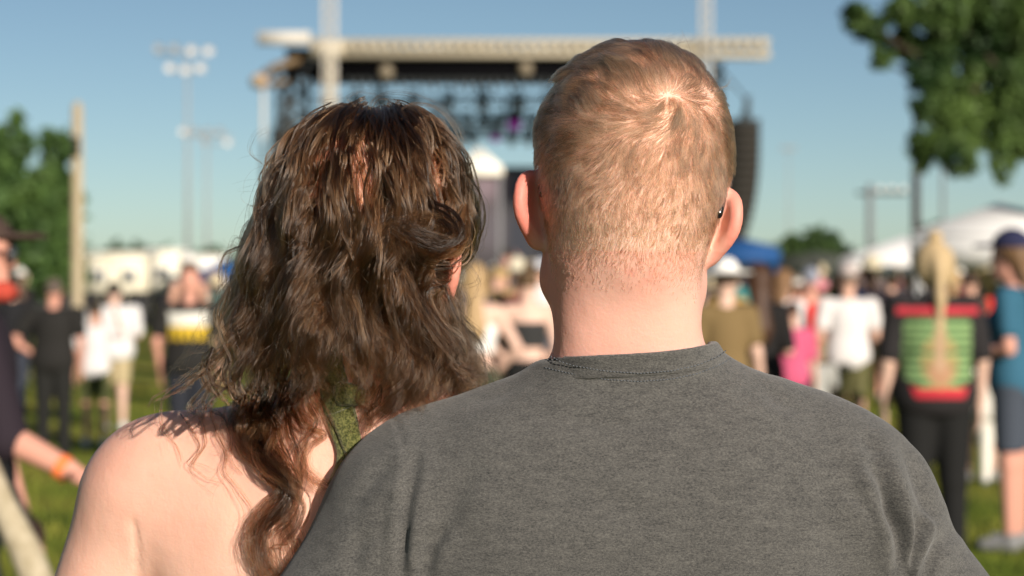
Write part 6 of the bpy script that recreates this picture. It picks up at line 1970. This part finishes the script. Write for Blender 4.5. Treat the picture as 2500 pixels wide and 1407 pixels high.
# red rolled cloth over his shoulder
v = Vol(axis((-0.2, 0.25, 0.01)), axis((-0.25, 0.25, 0.01)), axis((1.40, 1.66, 0.01)))
v.cone(q(-90, 715, -0.16), q(12, 712, -0.14), 0.030, 0.026, 0.01); v.cone(q(12, 712, -0.14), q(34, 716, 0.0), 0.026, 0.020, 0.02)
V, Q = v.mesh(1)
o = obj('scarf', mesh_np('scarf', V, Q), cm((0.40, 0.055, 0.035)), nm)

# pale canvas bag strap / folded chair leaning at the lower left
fc = empty('folding_chair', (gx(40, 5.4), 5.4, 0))
tag(fc, 'folded beige canvas camp chair leaning into the lower left corner', 'chair')
FO = np.array([gx(40, 5.4), 5.4, 0.0])
BE = noisy('beige_canvas', (0.32, 0.27, 0.18), (0.42, 0.36, 0.26), 30, 0.9, 4, 0.1, 0.004, 60)
mb = MB(); mb.tube([P(-40, 1110, 5.4) - FO, P(5, 1230, 5.4) - FO, P(60, 1340, 5.38) - FO, P(130, 1520, 5.35) - FO, P(170, 1640, 5.34) - FO], [0.028, 0.036, 0.044, 0.046, 0.045], n=14)
mb.build('canvas_roll', BE, fc, True)
for off_ in (-0.05, 0.07):
    mb = MB(); a = P(150, 1600, 5.3) - FO; a[2] = max(a[2], 0.0)
    mb.tube([P(-60, 1120, 5.46) - FO + [off_, 0, 0], P(30, 1340, 5.46) - FO + [off_, 0, 0], np.array([P(120, 1600, 5.46)[0] - FO[0] + off_, 0.05, 0.0])], 0.012, n=8)
    mb.build('leg', BLK, fc, True)

# ---- the rest of the crowd, further off
tops = [('black', (0.014, 0.013, 0.013)), ('white', (0.58, 0.57, 0.56)), ('grey', (0.18, 0.18, 0.18)), ('red', (0.45, 0.04, 0.03)), ('navy', (0.02, 0.03, 0.07)), ('olive', (0.09, 0.10, 0.04)),
        ('pink', (0.58, 0.20, 0.24)), ('ochre', (0.42, 0.26, 0.08)), ('teal', (0.03, 0.20, 0.20)), ('maroon', (0.12, 0.02, 0.025)), ('pale blue', (0.30, 0.42, 0.52)), ('cream', (0.62, 0.55, 0.42))]
bots = [('black shorts', (0.015, 0.015, 0.016), 'shorts'), ('khaki shorts', (0.36, 0.28, 0.16), 'shorts'), ('jeans', (0.05, 0.08, 0.14), 'trousers'), ('denim shorts', (0.10, 0.15, 0.22), 'mini'), ('black trousers', (0.014, 0.014, 0.014), 'trousers')]
hairs = [('dark short hair', (0.02, 0.014, 0.01), 'short'), ('long brown hair', (0.07, 0.035, 0.018), 'long'), ('blonde ponytail', (0.40, 0.28, 0.13), 'ponytail'), ('brown bun', (0.08, 0.045, 0.02), 'bun'), ('long blonde hair', (0.38, 0.26, 0.12), 'long'), ('sandy short hair', (0.22, 0.13, 0.07), 'short')]
hats = [(None, None, ''), (None, None, ''), (None, None, ''), ('cap', (0.70, 0.68, 0.64), 'white cap'), ('cap', (0.02, 0.02, 0.025), 'black cap'), ('bucket', (0.50, 0.42, 0.28), 'tan hat')]
areas = [(-20, 70, 'at the left edge', 5), (445, 560, 'left of the curls', 5), (1120, 1335, 'between the couple', 24), (1725, 2110, 'right of the fair head', 32), (2110, 2510, 'near the ponytail', 20)]
rc = np.random.default_rng(5)
used = set()
poses_ = [('down', 'down'), ('front', 'down'), ('hip', 'down'), ('fold', 'fold'), ('up', 'down'), ('down', 'up')]
for (p0, p1, where, n) in areas:
    for i in range(n):
        for _ in range(200):
            ti, bi, hi_, hh = rc.integers(len(tops)), rc.integers(len(bots)), rc.integers(len(hairs)), rc.integers(len(hats))
            key = (ti, bi if True else 0, hi_ if hats[hh][0] is None else hats[hh][2], where)
            k2 = (ti, hi_ if hats[hh][0] is None else hats[hh][2], where)
            if k2 not in used: break
        used.add(k2)
        if rc.random() < 0.35 and (0, k2[1], where) not in used: ti = 0; used.add((0, k2[1], where))
        d = 24 + 26 * (i + rc.random()) / n
        px = p0 + (p1 - p0) * ((i * 0.618 + rc.random() * 0.15) % 1.0)
        hname = hats[hh][2] if hats[hh][0] else hairs[hi_][0]
        lab = 'person %s %s, %s top and %s, %s' % ('in' if hats[hh][0] else 'with', hname, tops[ti][0], bots[bi][0], where)
        fem = hairs[hi_][2] != 'short'
        add_person(px, d, 0, lab, tops[ti][1], ['tee', 'tee', 'loose', 'tank'][rc.integers(4)], bots[bi][1], bots[bi][2], hairs[hi_][1], hairs[hi_][2], hats[hh][0], hats[hh][1],
                   pose=poses_[rc.integers(len(poses_))], turn=rc.uniform(-35, 35), wide=[1.0, 1.12][rc.integers(2)], female=bool(fem), skin=int(rc.integers(5)), height=rc.uniform(1.52, 1.86) + (0.05 if hats[hh][0] else 0), group='people in the distant crowd')
